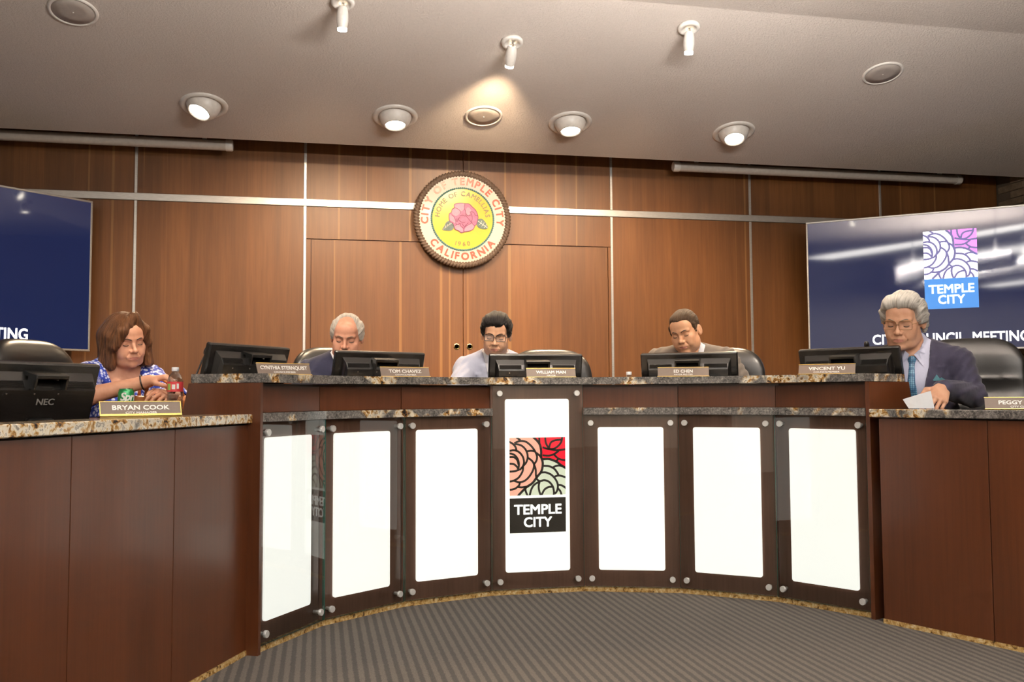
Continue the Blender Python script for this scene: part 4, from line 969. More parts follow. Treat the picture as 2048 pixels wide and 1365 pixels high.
# handbag on the desk behind the bottle
t = thing('handbag', 'tan leather handbag on the desk behind the water bottle', 'bag', (-1.765, 4.40, DESKC), R_(30))
F = Field(np.arange(-0.17, 0.171, 0.008), np.arange(-0.09, 0.091, 0.008), np.arange(-0.01, 0.12, 0.007)); F.rbox((0, 0, 0.045), (0.145, 0.06, 0.045), 0.03); V, Q = F.extract(); link('body', grid_mesh('body', V, Q, 'tan_leather'), t)
for y in (-0.035, 0.035): MB().tube([(-0.085, y, 0.075), (-0.08, y * 1.3, 0.125), (-0.04, y * 1.4, 0.165), (0.02, y * 1.4, 0.165), (0.07, y * 1.3, 0.13), (0.085, y, 0.075)], 0.008, 8).build('handle', 'tan_leather', t, True)
# desk screen at the right picture edge
t = thing('side_monitor', 'dark desk monitor with pale tag at the right picture edge', 'monitor', (2.335, 3.92, 0.815), R_(-20))
MB().box((-0.005, -0.02, 0.10), (0.50, 0.02, 0.40), bev=0.006).build('screen_frame', 'charcoal_plastic', t)
MB().box((0.02, -0.045, 0.13), (0.48, -0.02, 0.25), bev=0.006).build('rear_cover', 'charcoal_plastic', t)
MB().box((0.20, -0.03, 0.0), (0.28, 0.0, 0.15)).build('stand_neck', 'black_plastic', t); MB().box((0.13, -0.10, 0.0), (0.37, 0.12, 0.012), bev=0.004).build('stand_base', 'black_plastic', t)
MB().box((0.014, -0.022, 0.285), (0.030, -0.020, 0.355)).build('tag', 'white_print', t)
# ---------------------------------------------------------------- people
def skin(name, base):
    n = NT(name); v = n.coords(); f = n.noise(v, 22, 4, 0.6)
    d = (base[0] * 0.86, base[1] * 0.78, base[2] * 0.74)
    n.set(base=n.ramp(f, [(0.32, d), (0.66, base)]), rough=0.46, spec=0.4, sss=0.0, normal=n.bump(n.noise(v, 260, 2), 0.08, 0.002))
def hairmat(name, dark, light, rough=0.42, fall=False, fine=26.0):
    """strand colour follows the lie of the hair: falling from the crown, or swept back from the brow (head frame)"""
    n = NT(name); tc = n.add('ShaderNodeTexCoord'); sp = n.add('ShaderNodeSeparateXYZ'); n.link(tc.outputs['Object'], sp.inputs[0])
    at = n.add('ShaderNodeMath', operation='ARCTAN2'); n.link(sp.outputs[0], at.inputs[0])
    if fall: n.link(sp.outputs[1], at.inputs[1])
    else:
        ad = n.add('ShaderNodeMath', operation='ADD'); n.link(sp.outputs[2], ad.inputs[0]); ad.inputs[1].default_value = 0.05; n.link(ad.outputs[0], at.inputs[1])
    cb = n.add('ShaderNodeCombineXYZ')
    for i, (src, k) in enumerate(((at.outputs[0], fine), (sp.outputs[2 if fall else 1], 14.0), (sp.outputs[1 if fall else 2], 6.0))):
        m = n.add('ShaderNodeMath', operation='MULTIPLY'); n.link(src, m.inputs[0]); m.inputs[1].default_value = k; n.link(m.outputs[0], cb.inputs[i])
    f = n.noise(cb.outputs[0], 1.0, 5, 0.65, 0.5); g = n.noise(tc.outputs['Object'], 16, 2)
    c = n.mix(0.3, n.ramp(f, [(0.32, dark), (0.68, light)]), n.ramp(g, [(0.35, dark), (0.65, light)]))
    n.set(base=c, rough=rough, spec=0.25, normal=n.bump(f, 0.9, 0.012))
def cloth(name, a, b, scale=900, rough=0.85):
    n = NT(name); v = n.coords(); f = n.noise(v, scale, 2); g = n.noise(v, 9, 3)
    n.set(base=n.ramp(f, [(0.35, a), (0.65, b)]), rough=rough, spec=0.2, sheen=0.15, normal=n.bump(g, 0.25, 0.03))
skin('skin_fair', (0.72, 0.37, 0.235)); skin('skin_pink', (0.76, 0.38, 0.255)); skin('skin_tan', (0.80, 0.47, 0.30)); skin('skin_warm', (0.78, 0.43, 0.255)); skin('skin_olive', (0.68, 0.38, 0.245))
plain('lip_rose', (0.50, 0.20, 0.145), 0.45); plain('eye_dark', (0.03, 0.018, 0.013), 0.3); plain('eye_white', (0.66, 0.58, 0.52), 0.25); plain('nail', (0.70, 0.42, 0.33), 0.25)
hairmat('hair_brown', (0.028, 0.011, 0.005), (0.27, 0.115, 0.048), 0.38, True); hairmat('hair_black', (0.004, 0.0035, 0.0035), (0.018, 0.014, 0.012), 0.5)
hairmat('hair_cropped', (0.030, 0.018, 0.010), (0.10, 0.058, 0.030), 0.6); hairmat('hair_white', (0.40, 0.345, 0.29), (0.74, 0.68, 0.60), 0.55); hairmat('hair_silver', (0.22, 0.20, 0.175), (0.74, 0.70, 0.64), 0.55)
plain('brow_dark', (0.035, 0.02, 0.012), 0.6); plain('brow_grey', (0.22, 0.165, 0.12), 0.6)
cloth('navy_wool', (0.016, 0.017, 0.036), (0.032, 0.034, 0.064)); cloth('slate_navy_wool', (0.016, 0.015, 0.030), (0.030, 0.028, 0.052)); cloth('pale_blue_cotton', (0.36, 0.38, 0.49), (0.46, 0.48, 0.60)); cloth('grey_wool', (0.115, 0.095, 0.078), (0.20, 0.168, 0.14))
cloth('white_shirt', (0.62, 0.62, 0.66), (0.74, 0.74, 0.78)); cloth('lilac_shirt', (0.46, 0.47, 0.62), (0.58, 0.59, 0.74)); cloth('dark_trousers', (0.015, 0.015, 0.02), (0.03, 0.03, 0.035)); plain('shoe_black', (0.012, 0.011, 0.01), 0.25)
n = NT('blue_flowered_fabric'); v = n.coords(); vo = n.add('ShaderNodeTexVoronoi'); n.link(v, vo.inputs['Vector']); vo.inputs['Scale'].default_value = 58; vo.inputs['Randomness'].default_value = 0.75
wz = n.noise(v, 120, 2); add = n.add('ShaderNodeMath', operation='MULTIPLY_ADD'); n.link(wz, add.inputs[0]); add.inputs[1].default_value = 0.35; n.link(vo.outputs['Distance'], add.inputs[2])
n.set(base=n.ramp(add.outputs[0], [(0.52, (0.66, 0.68, 0.82)), (0.60, (0.36, 0.40, 0.74)), (0.66, (0.020, 0.05, 0.38)), (0.95, (0.014, 0.034, 0.28))]), rough=0.7, normal=n.bump(n.noise(v, 12, 3), 0.3, 0.03))
n = NT('blue_tie_silk'); v = n.coords(); vo = n.add('ShaderNodeTexVoronoi'); n.link(v, vo.inputs['Vector']); vo.inputs['Scale'].default_value = 110; vo.inputs['Randomness'].default_value = 0.1
n.set(base=n.ramp(vo.outputs['Distance'], [(0.25, (0.20, 0.38, 0.50)), (0.5, (0.035, 0.12, 0.23)), (0.8, (0.012, 0.04, 0.10))]), rough=0.38)
plain('pocket_square', (0.12, 0.32, 0.38), 0.5, var=0.3)
plain('glasses_black', (0.012, 0.010, 0.010), 0.25); plain('glasses_gold', (0.30, 0.16, 0.07), 0.3, 0.6); plain('dark_beads', (0.02, 0.014, 0.012), 0.25)
n = NT('lens_glass'); out = n.n['Material Output']; tr = n.add('ShaderNodeBsdfTransparent'); gl = n.add('ShaderNodeBsdfGlossy'); gl.inputs['Roughness'].default_value = 0.02; mxs = n.add('ShaderNodeMixShader'); mxs.inputs[0].default_value = 0.06
n.link(tr.outputs[0], mxs.inputs[1]); n.link(gl.outputs[0], mxs.inputs[2]); n.link(mxs.outputs[0], out.inputs[0])

A3 = lambda p: np.array(p, float)
def unit(v): v = A3(v); return v / np.linalg.norm(v)
def rot_head(yaw, pitch, roll):
    """yaw > 0 turns towards +X (the person's left), pitch > 0 bows, roll > 0 tips the crown to +X"""
    return np.array(Matrix.Rotation(yaw, 3, 'Z') @ Matrix.Rotation(pitch, 3, 'X') @ Matrix.Rotation(roll, 3, 'Y'))

class Head:
    def __init__(s, c, R, k): s.c, s.R, s.k = A3(c), R, k
    def p(s, q): return s.c + s.R @ (A3(q) * s.k)
    def inv(s, V): return ((V - s.c) @ s.R) / s.k
    def ell(s, F, c, r, k=0.0, op='u', rot=None): F.ell(s.p(c), A3(r) * s.k, k * s.k, op, s.R if rot is None else s.R @ np.array(rot))
    def cone(s, F, a, b, ra, rb, k=0.0, op='u'): F.cone(s.p(a), s.p(b), ra * s.k, rb * s.k, k * s.k, op)
    def rbox(s, F, c, h, r, k=0.0, op='u'): F.rbox(s.p(c), A3(h) * s.k, r * s.k, k * s.k, op, s.R)

def head_shape(F, H, o):
    jw, ck, fat = o.get('jaw', 1.0), o.get('cheek', 1.0), o.get('fat', 0.0)
    H.ell(F, (0, 0.014, 0.036), (0.0745, 0.094, 0.084))
    H.ell(F, (0, -0.030, -0.018), (0.0635 * ck, 0.064, 0.078), 0.03)
    H.ell(F, (0, -0.040, -0.070), (0.047 * jw, 0.046, 0.044), 0.03)
    for s in (-1, 1):
        H.ell(F, (s * 0.046 * jw, -0.012, -0.060), (0.020 + fat, 0.030, 0.030), 0.03)
        H.ell(F, (s * 0.041 * ck, -0.066, -0.022), (0.022, 0.018, 0.019), 0.022)
        H.ell(F, (s * 0.036, -0.066, -0.050), (0.020 + fat, 0.022, 0.022 + fat), 0.02)
    H.ell(F, (0, -0.080, -0.098), (0.019, 0.016, 0.015), 0.022)                                 # chin
    H.ell(F, (0, -0.070, 0.050), (0.052, 0.026, 0.036), 0.03)                                   # forehead
    for s in (-1, 1): H.cone(F, (s * 0.012, -0.0915, 0.021), (s * 0.044, -0.080, 0.023), 0.0085, 0.0075, 0.014)   # brow ridge
    for s in (-1, 1): H.ell(F, (s * 0.0315, -0.105, 0.004), (0.0185, 0.018, 0.0120), 0.010, 's')                # eye socket
    for s in (-1, 1): H.ell(F, (s * 0.0315, -0.0765, 0.002), (0.0150, 0.0140, 0.0125), 0.005)                  # lids over the eye
    H.cone(F, (0, -0.088, 0.016), (0, -0.108, -0.026), 0.0070, 0.0085, 0.010)                  # nose
    H.ell(F, (0, -0.1105, -0.031), (0.0105, 0.0105, 0.0095), 0.008)
    for s in (-1, 1): H.ell(F, (s * 0.0125, -0.0985, -0.0345), (0.0078, 0.0095, 0.0075), 0.006)
    for s in (-1, 1): H.ell(F, (s * 0.0065, -0.1035, -0.0425), (0.0038, 0.0045, 0.003), 0.003, 's')
    H.ell(F, (0, -0.086, -0.062), (0.026, 0.014, 0.018), 0.014)                                 # mouth mound
    for s in (-1, 1): H.cone(F, (0, -0.0980, -0.0595), (s * 0.021, -0.090, -0.0635), 0.0038, 0.0024, 0.004)
    H.cone(F, (-0.012, -0.0945, -0.0705), (0.012, -0.0945, -0.0705), 0.0046, 0.0046, 0.005)
    H.cone(F, (-0.023, -0.0925, -0.0650), (0, -0.1045, -0.0650), 0.0014, 0.0016, 0.002, 's'); H.cone(F, (0.023, -0.0925, -0.0650), (0, -0.1045, -0.0650), 0.0014, 0.0016, 0.002, 's')
    for s in (-1, 1):                                                                            # nasolabial fold, ear
        H.cone(F, (s * 0.020, -0.096, -0.036), (s * 0.034, -0.083, -0.066), 0.0016, 0.0014, 0.006, 's')
        rt = np.array(Matrix.Rotation(s * -0.38, 3, 'Z'))
        H.ell(F, (s * 0.0790, 0.010, -0.004), (0.0075, 0.0185, 0.031), 0.006, 'u', rt)
        H.ell(F, (s * 0.0855, 0.004, 0.000), (0.0055, 0.0105, 0.019), 0.004, 's', rt)
    if o.get('jowl'):
        for s in (-1, 1): H.ell(F, (s * 0.034, -0.050, -0.088), (0.022, 0.024, 0.018), 0.02)

def hand_shape(F, w, d, n, thumb, curl=(0.5, 0.6, 0.4), k=1.0, spread=0.10, tcurl=0.3):
    """w wrist, d towards the fingertips, n out of the palm, thumb: unit side the thumb is on"""
    w, d, n = A3(w), unit(d), A3(n); n = unit(n - d * (n @ d)); s = np.cross(d, n); s = s if s @ A3(thumb) > 0 else -s
    tips = []
    F.cone(w - d * 0.03, w + d * 0.015, 0.026 * k, 0.027 * k, 0.01)
    for i, (off, kn, L, r) in enumerate(((0.030, 0.086, (0.042, 0.026, 0.020), 0.0088), (0.010, 0.090, (0.046, 0.030, 0.021), 0.0092), (-0.011, 0.086, (0.042, 0.028, 0.020), 0.0086), (-0.030, 0.077, (0.033, 0.021, 0.018), 0.0076))):
        K = w + (d * kn + s * off) * k; F.cone(w + (d * 0.012 + s * off * 0.6) * k, K, 0.0165 * k, 0.0115 * k, 0.012)
        a = 0.0; q = K; dr = unit(d + s * off / 0.03 * spread)
        for j in range(3):
            a += curl[j] * (1 + 0.12 * i); e = q + (dr * math.cos(a) + n * math.sin(a)) * L[j] * k
            F.cone(q, e, r * k * (1.05 - 0.08 * j), r * k * (0.97 - 0.10 * j), 0.003); q = e
        tips.append((q, dr * math.cos(a) + n * math.sin(a), -dr * -math.sin(a) * -1 - n * math.cos(a)))
    T0 = w + (d * 0.022 + s * 0.024) * k; t1 = unit(d * 0.62 + s * 0.70 + n * 0.35); T1 = T0 + t1 * 0.042 * k; t2 = unit(d * 0.86 + s * (0.42 - tcurl) + n * (0.25 + tcurl)); T2 = T1 + t2 * 0.034 * k; t3 = unit(d * 0.9 + s * (0.15 - tcurl * 1.4) + n * (0.3 + tcurl)); T3 = T2 + t3 * 0.024 * k
    F.cone(w + d * 0.01, T1, 0.017 * k, 0.0125 * k, 0.010); F.cone(T1, T2, 0.0115 * k, 0.0102 * k, 0.004); F.cone(T2, T3, 0.0102 * k, 0.0085 * k, 0.003)
    return tips

def person(o):
    th = o['yaw']; Rz = np.array(Matrix.Rotation(th, 3, 'Z')); hw = A3(o['head']); female = o.get('female', False)
    lam = o.get('lean', 0.2); up = np.array([0, -math.sin(lam), math.cos(lam)]); fw = np.array([0, -math.cos(lam), -math.sin(lam)])
    hk = o.get('hk', 1.0)
    nk = A3(o.get('neck', (0, -0.05, 0.150)))                # neck base to head centre, person frame
    zH = 0.50                                                # hip height over the platform
    hz = hw[2] - PLAT; tl = (hz - nk[2] - zH) / math.cos(lam)    # torso length that puts the head at the right height
    Hp = np.array([0, 0, zH]); N = Hp + up * tl; hc = N + nk
    base = np.array([hw[0], hw[1], PLAT]) - Rz @ np.array([hc[0], hc[1], 0])
    loc = lambda p: Rz.T @ (A3(p) - base)                     # world to person frame
    t = thing('person', o['label'], 'person', tuple(base), th)
    hy, hp, hr = o['pose']; H = Head(hc, rot_head(hy - th, hp, hr), hk)
    sw = o.get('shoulder', 0.172); drop = o.get('drop', 0.035)
    SL = {1: N + np.array([sw, 0.0, 0]) - up * drop + fw * o.get('round', 0.0), -1: N + np.array([-sw, 0.0, 0]) - up * drop + fw * o.get('round', 0.0)}
    for s in (1, -1):
        if o.get('sh%d' % s) is not None: SL[s] = SL[s] + A3(o['sh%d' % s])
    EL = {1: loc(o['elbow_l']), -1: loc(o['elbow_r'])}; WR = {1: loc(o['wrist_l']), -1: loc(o['wrist_r'])}
    # keep limb lengths human
    for s in (1, -1):
        EL[s] = SL[s] + unit(EL[s] - SL[s]) * min(np.linalg.norm(EL[s] - SL[s]), 0.31)
        WR[s] = EL[s] + unit(WR[s] - EL[s]) * min(np.linalg.norm(WR[s] - EL[s]), 0.26)
    KN = {s: np.array([s * 0.12, -0.38, 0.50]) for s in (1, -1)}; AN = {s: np.array([s * 0.12, -0.22, 0.09]) for s in (1, -1)}
    g = o.get('girth', 1.0)
    def trunk(F, inf, k=0.05, lower=True, sleeve=None, arm_inf=None):
        ai = inf if arm_inf is None else arm_inf
        fl = (np.array([0, 1.0, 0]), 1.45 if not female else 1.5)
        c1 = N - up * 0.13; c2 = N - up * 0.33; c3 = Hp + up * 0.02
        F.cone(c1, c2, (0.150 if not female else 0.138) * g + inf, (0.142 if not female else 0.130) * g + inf, k, flat=fl)
        F.cone(c2, c3, 0.142 * g + inf, 0.155 * g + inf, k, flat=fl)
        if female:
            for s in (1, -1): F.ell(N - up * 0.20 + fw * 0.085 + np.array([s * 0.065, 0, 0]), np.array([0.062, 0.055, 0.060]) + inf * 0.6, 0.05)
        else: F.ell(N - up * 0.15 + fw * 0.045, np.array([0.125 * g, 0.075, 0.085]) + inf * 0.6, 0.05)
        for s in (1, -1):
            F.cone(N - up * 0.03 + np.array([s * 0.03, 0.012, 0]), SL[s], 0.052 + inf, 0.050 + ai, k)
            F.cone(N + up * 0.035 + np.array([s * 0.02, 0.015, 0]), N + (SL[s] - N) * 0.62 + up * 0.008, 0.042 + inf * 0.5, 0.040 + inf, k)
            E = EL[s] if sleeve is None else SL[s] + (EL[s] - SL[s]) * sleeve
            F.cone(SL[s], E, 0.052 + ai, (0.041 if sleeve is None else 0.045) + ai, 0.03)
    def arms(F, inf=0.0, stop=1.0):
        for s in (1, -1): F.cone(EL[s], EL[s] + (WR[s] - EL[s]) * stop, 0.041 + inf, 0.026 + inf * 1.1, 0.02)
    # ---- body: one surface from crown to feet
    fineX = [(hc[0] - 0.12, hc[0] + 0.12)]; fineY = [(hc[1] - 0.14, hc[1] + 0.13)]; fineZ = [(hc[2] - 0.15, hc[2] + 0.15)]
    for hd in o.get('hands', []):
        wl = WR[hd['side']]; m = wl + unit(Rz.T @ A3(hd['d'])) * 0.07
        fineX.append((m[0] - 0.10, m[0] + 0.10)); fineY.append((m[1] - 0.10, m[1] + 0.10)); fineZ.append((m[2] - 0.10, m[2] + 0.10))
    fs = 0.0032 * hk
    F = Field(axis(-0.42, 0.42, 0.013, fineX, fs), axis(min(-0.62, hc[1] - 0.2, min(WR[1][1], WR[-1][1]) - 0.22), 0.24, 0.013, fineY, fs), axis(-0.01, hc[2] + 0.17, 0.014, fineZ, fs))
    trunk(F, 0.0); arms(F)
    for s in (1, -1):
        F.cone(Hp + np.array([s * 0.085, 0, -0.01]), KN[s], 0.085, 0.055, 0.04); F.cone(KN[s], AN[s], 0.052, 0.036, 0.02); F.cone(AN[s] + np.array([0, 0.03, -0.05]), AN[s] + np.array([0, -0.15, -0.055]), 0.032, 0.028, 0.02)
    F.cone(N - up * 0.02 + np.array([0, 0.01, 0]), H.p((0, 0.016, -0.045)), 0.060 if not female else 0.052, (0.054 if not female else 0.047) * hk, 0.03)
    head_shape(F, H, o)
    for hd in o.get('hands', []):
        R3 = Rz.T; hand_shape(F, WR[hd['side']], R3 @ A3(hd['d']), R3 @ A3(hd['n']), R3 @ A3(hd['thumb']), hd.get('curl', (0.5, 0.6, 0.4)), hd.get('k', 1.0), hd.get('spread', 0.1), hd.get('tcurl', 0.3))
    for s in (1, -1):
        if not any(h['side'] == s for h in o.get('hands', [])):
            d = unit(WR[s] - EL[s]); hand_shape(F, WR[s], d, (0, 0, -1), (-s, 0, 0), (0.25, 0.3, 0.2))
    V, Q = F.extract(); V = F.smooth(V, Q, 1, 0.35)
    hv = H.inv(V[Q].mean(1)); lips = (np.abs(hv[:, 0]) < 0.0205) & (hv[:, 1] < -0.089) & (hv[:, 2] > -0.0745 + np.abs(hv[:, 0]) * 0.25) & (hv[:, 2] < -0.0575 - np.abs(hv[:, 0]) * 0.2)
    body = link('body', grid_mesh('body', V, Q, [o['skin'], 'lip_rose'], lips.astype(int)), t)
    # ---- eyes, brows
    for s in (-1, 1):
        op = o.get('eye_open', 0.0)
        arc = [H.p((s * 0.0315 + x, -0.0765 - 0.0150 * math.sqrt(max(0, 1 - (x / 0.0165) ** 2)), -0.0030 + op * 0.4 - 0.0035 * (1 - (x / 0.0135) ** 2))) for x in np.linspace(-0.0135, 0.0135, 9)]
        MB().tube([Vector(p) for p in arc], [0.0009 * hk] + [0.0017 * hk] * 7 + [0.0009 * hk], 6).build('eyelash_line', 'eye_dark', t, True)
        br = [H.p((s * x, y, z)) for x, y, z in ((0.012, -0.1015, 0.0195), (0.022, -0.1010, 0.0240), (0.034, -0.0955, 0.0262), (0.047, -0.0850, 0.0215))]
        MB().tube([Vector(p) for p in catmull([tuple(p) for p in br], 4)], [0.0022 * hk * o.get('brow_w', 1)] * 10 + [0.0018 * hk, 0.0014 * hk, 0.0009 * hk], 6).build('eyebrow', o['brow'], t, True)
    # ---- hair
    H0 = Head((0, 0, 0), np.eye(3), hk); F = Field(np.arange(-0.15, 0.15, 0.0036) * hk, np.arange(-0.165, 0.165, 0.0036) * hk, np.arange(-0.175, 0.165, 0.0036) * hk); o['hair'](F, H0)
    amp = o.get('hair_amp', 0.0022); X = F.xs[:, None, None]; Y = F.ys[None, :, None]; Z = F.zs[None, None, :]
    ph = np.arctan2(X + 0 * Z, Y + 0 * Z) if o.get('fall') else np.arctan2(X + 0 * Y, Z + 0.05 + 0 * Y); q = Z if o.get('fall') else Y
    F.F += amp * (0.7 * np.sin(ph * 17 + 26 * q) + 0.6 * np.sin(ph * 31 - 18 * q + 2) + 0.4 * np.sin(ph * 43 + 33 * q + 1))
    V, Q = F.extract()
    hr_o = link('hair', grid_mesh('hair', F.smooth(V, Q, 1, 0.3), Q, o['hairmat']), t)
    hm = Matrix(H.R.tolist()).to_4x4(); hm.translation = Vector(hc); hr_o.matrix_basis = hm
    # ---- clothes
    z0 = N[2] - 0.62; step = 0.0075
    def cf(): return Field(np.arange(-0.40, 0.40, step), np.arange(min(-0.5, N[1] - 0.35, min(WR[1][1], WR[-1][1]) - 0.08), 0.26, step), np.arange(min(0.45, WR[1][2] - 0.08, WR[-1][2] - 0.08), N[2] + 0.13, step))
    def tor(X, Y, Z):                                         # torso coordinates: across, depth below neck base, forward
        return X, -((Y - N[1]) * up[1] + (Z - N[2]) * up[2]), (Y - N[1]) * fw[1] + (Z - N[2]) * fw[2]
    lo, hi = A3((-0.4, N[1] - 0.4, N[2] - 0.6)), A3((0.4, 0.3, N[2] + 0.2))
    neckA, neckB = N - up * 0.06 + np.array([0, 0.005, 0]), H.p((0, 0.02, -0.03))
    if not female:
        F = cf(); trunk(F, 0.010); shirt_base = F.F.copy()
        F.cone(N - up * 0.01 + np.array([0, 0.008, 0]), N + up * 0.048 + np.array([0, -0.006, 0]), 0.072, 0.063, 0.008)          # collar
        F.cone(neckA, neckB, 0.0605, 0.0585, 0.0, 's')
        F.func(lo, hi, lambda X, Y, Z: (lambda u, s, f: np.maximum(np.maximum(np.abs(u) - (0.004 + (0.035 - s) * 0.45), s - 0.030), 0.02 - f))(*tor(X, Y, Z)), 0, 's', 0)
        V, Q = F.extract(); link('shirt', grid_mesh('shirt', V, Q, o['shirt']), t)
        for sg in (-1, 1):
            pw = [N + np.array([sg * u, 0, 0]) - up * d_ + fw * f_ for u, d_, f_ in ((0.010, -0.004, 0.086), (0.030, -0.022, 0.078), (0.060, -0.034, 0.040), (0.064, 0.000, 0.062), (0.050, 0.050, 0.098))]
            m = MB(); n5 = len(pw); m.add([tuple(x) for x in pw] + [tuple(x - fw * 0.005) for x in pw], [tuple(range(n5)) if sg < 0 else tuple(range(n5 - 1, -1, -1)), tuple(range(2 * n5 - 1, n5 - 1, -1)) if sg < 0 else tuple(range(n5, 2 * n5))] + [(i, (i + 1) % n5, n5 + (i + 1) % n5, n5 + i) for i in range(n5)])
            m.build('collar_wing', o['shirt'], t)
        if o.get('tie'):
            F.F = shirt_base - 0.007
            F.func(lo, hi, lambda X, Y, Z: (lambda u, s, f: np.maximum(np.maximum(np.abs(u - o.get('tie_x', 0.0)) - (0.012 + np.clip(s - 0.03, 0, 1) * 0.075), 0.012 - s), np.maximum(s - 0.42, 0.0 - f)))(*tor(X, Y, Z)), 0, 'i', 0)
            kn = N - up * 0.022 + fw * 0.080; F.cone(kn, kn - up * 0.035, 0.021, 0.013, 0.006)
            V, Q = F.extract(); link('tie', grid_mesh('tie', F.smooth(V, Q, 1), Q, o['tie']), t)
        F = cf(); trunk(F, 0.019, arm_inf=0.015); arms(F, 0.016, 0.94); full = F.F.copy()
        Xc, Yc, Zc = F.xs[:, None, None], F.ys[None, :, None], F.zs[None, None, :]
        fold = 0.0035 * np.sin(Zc * 95 + 14 * np.sin(Xc * 13) + Yc * 45) * np.clip((np.abs(Xc) - 0.12) * 14, 0, 1); F.F += fold; full += fold
        vb = o.get('v_depth', 0.30); vw = o.get('v_width', 0.062)
        wv = lambda s: np.clip(vw * (1 - s / vb), 0.0, 0.075)
        F.func(lo, hi, lambda X, Y, Z: (lambda u, s, f: np.maximum(np.maximum(np.abs(u) - wv(s), s - vb), -0.01 - f))(*tor(X, Y, Z)), 0.004, 's', 0)
        F.cone(neckA, neckB, 0.074, 0.072, 0.0, 's')
        lap = Field(F.xs, F.ys, F.zs); lap.F = full - 0.006
        lap.func(lo, hi, lambda X, Y, Z: (lambda u, s, f: np.maximum(np.maximum(np.abs(np.abs(u) - wv(s) - 0.5 * (0.012 + 0.045 * np.clip(1 - s / vb, 0, 1) * (s > 0.05) + 0.02)) - 0.5 * (0.012 + 0.045 * np.clip(1 - s / vb, 0, 1) * (s > 0.05) + 0.02), s - vb), np.maximum(0.01 - s, 0.02 - f)))(*tor(X, Y, Z)), 0, 'i', 0)
        F.F = np.minimum(F.F, lap.F)
        F.cone(neckA, neckB, 0.0745, 0.0725, 0.0, 's')
        V, Q = F.extract(); jk = link('jacket', grid_mesh('jacket', F.smooth(V, Q, 1, 0.4), Q, o['jacket']), t)
        if o.get('square'):
            b = N - up * 0.115 + fw * 0.118 + np.array([0.112, 0.0, 0]); m = MB()
            for q in ((-0.022, 0.0, 0.0, 0.020, 0.016, 0.026), (0.0, 0.002, 0.006, 0.018, 0.030, 0.012)):
                m.add([tuple(b + np.array([q[0], -0.004, -0.004])), tuple(b + np.array([q[0] + 0.038, -0.002, -0.002])), tuple(b + np.array([q[0] + q[3], -0.010, q[5]])), tuple(b + np.array([q[0], 0.006, -0.006])), tuple(b + np.array([q[0] + 0.038, 0.008, -0.004])), tuple(b + np.array([q[0] + q[3], -0.002, q[5] - 0.002]))], [(0, 1, 2), (5, 4, 3), (0, 3, 4, 1), (1, 4, 5, 2), (2, 5, 3, 0)])
            m.build('pocket_square', 'pocket_square', t)
    else:
        F = cf(); trunk(F, 0.013, sleeve=0.80, arm_inf=0.020)
        Xc, Yc, Zc = F.xs[:, None, None], F.ys[None, :, None], F.zs[None, None, :]; F.F += 0.003 * np.sin(Zc * 80 + 12 * np.sin(Xc * 15) + Yc * 40)
        for s in (1, -1): F.cone(SL[s] + (EL[s] - SL[s]) * 0.80, SL[s] + (EL[s] - SL[s]) * 0.92, 0.062, 0.066, 0.01)
        full = F.F.copy(); wv = lambda s: np.clip(0.085 * (1 - s / 0.21), 0.0, 0.095)
        F.func(lo, hi, lambda X, Y, Z: (lambda u, s, f: np.maximum(np.maximum(np.abs(u) - wv(s), s - 0.21), -0.02 - f))(*tor(X, Y, Z)), 0.004, 's', 0)
        for s in (1, -1): F.cone(SL[s] + (EL[s] - SL[s]) * 0.90, EL[s], 0.052, 0.050, 0.0, 's')
        lap = Field(F.xs, F.ys, F.zs); lap.F = full - 0.006
        lap.func(lo, hi, lambda X, Y, Z: (lambda u, s, f: np.maximum(np.maximum(np.abs(np.abs(u) - wv(s) - 0.020) - 0.022, s - 0.19), np.maximum(-0.02 - s, -0.03 - f)))(*tor(X, Y, Z)), 0, 'i', 0)
        F.F = np.minimum(F.F, lap.F); F.cone(neckA, neckB, 0.066, 0.064, 0.0, 's')
        V, Q = F.extract(); link('blouse', grid_mesh('blouse', F.smooth(V, Q, 1, 0.4), Q, 'blue_flowered_fabric'), t)
        # bead necklace along the neckline, bracelet
        bd = MB()
        for i in range(26):
            a = -1.25 + 2.5 * i / 25; u = 0.085 * math.sin(a); s_ = 0.02 + 0.135 * math.cos(a) ** 1.5 if math.cos(a) > 0 else 0.0
            p = N + np.array([u, 0, 0]) - up * s_ + fw * (0.115 - 0.45 * abs(u)); bd.lathe([(0.0, -0.0045), (0.004, -0.0025), (0.0045, 0), (0.004, 0.0025), (0.0, 0.0045)], 8, M=Matrix.Translation(Vector(p)))
        tag(bd.build('bead_necklace', 'dark_beads', t, True), kind='stuff')
        d = unit(WR[-1] - EL[-1]); q = WR[-1] - d * 0.02; e1 = unit(np.cross(d, (0, 0, 1))); e2 = np.cross(d, e1)
        MB().tube([Vector(q + (e1 * math.cos(a) + e2 * math.sin(a)) * 0.0325) for a in np.linspace(0, 2 * PI, 20, endpoint=False)], 0.0032, 6, closed=True).build('bracelet', 'dark_beads', t, True)
    F = Field(np.arange(-0.24, 0.241, 0.012), np.arange(-0.54, 0.22, 0.012), np.arange(0.03, 0.70, 0.012))
    F.cone(Hp + np.array([-0.05, 0.01, 0.03]), Hp + np.array([0.05, 0.01, 0.03]), 0.145 * g, 0.145 * g, 0.0, flat=(np.array([0, 1.0, 0]), 1.15))
    for s in (1, -1): F.cone(Hp + np.array([s * 0.085, 0, -0.01]), KN[s], 0.097, 0.068, 0.04); F.cone(KN[s], AN[s] + np.array([0, 0, 0.03]), 0.066, 0.055, 0.02)
    V, Q = F.extract(); link('trousers', grid_mesh('trousers', V, Q, 'dark_trousers'), t)
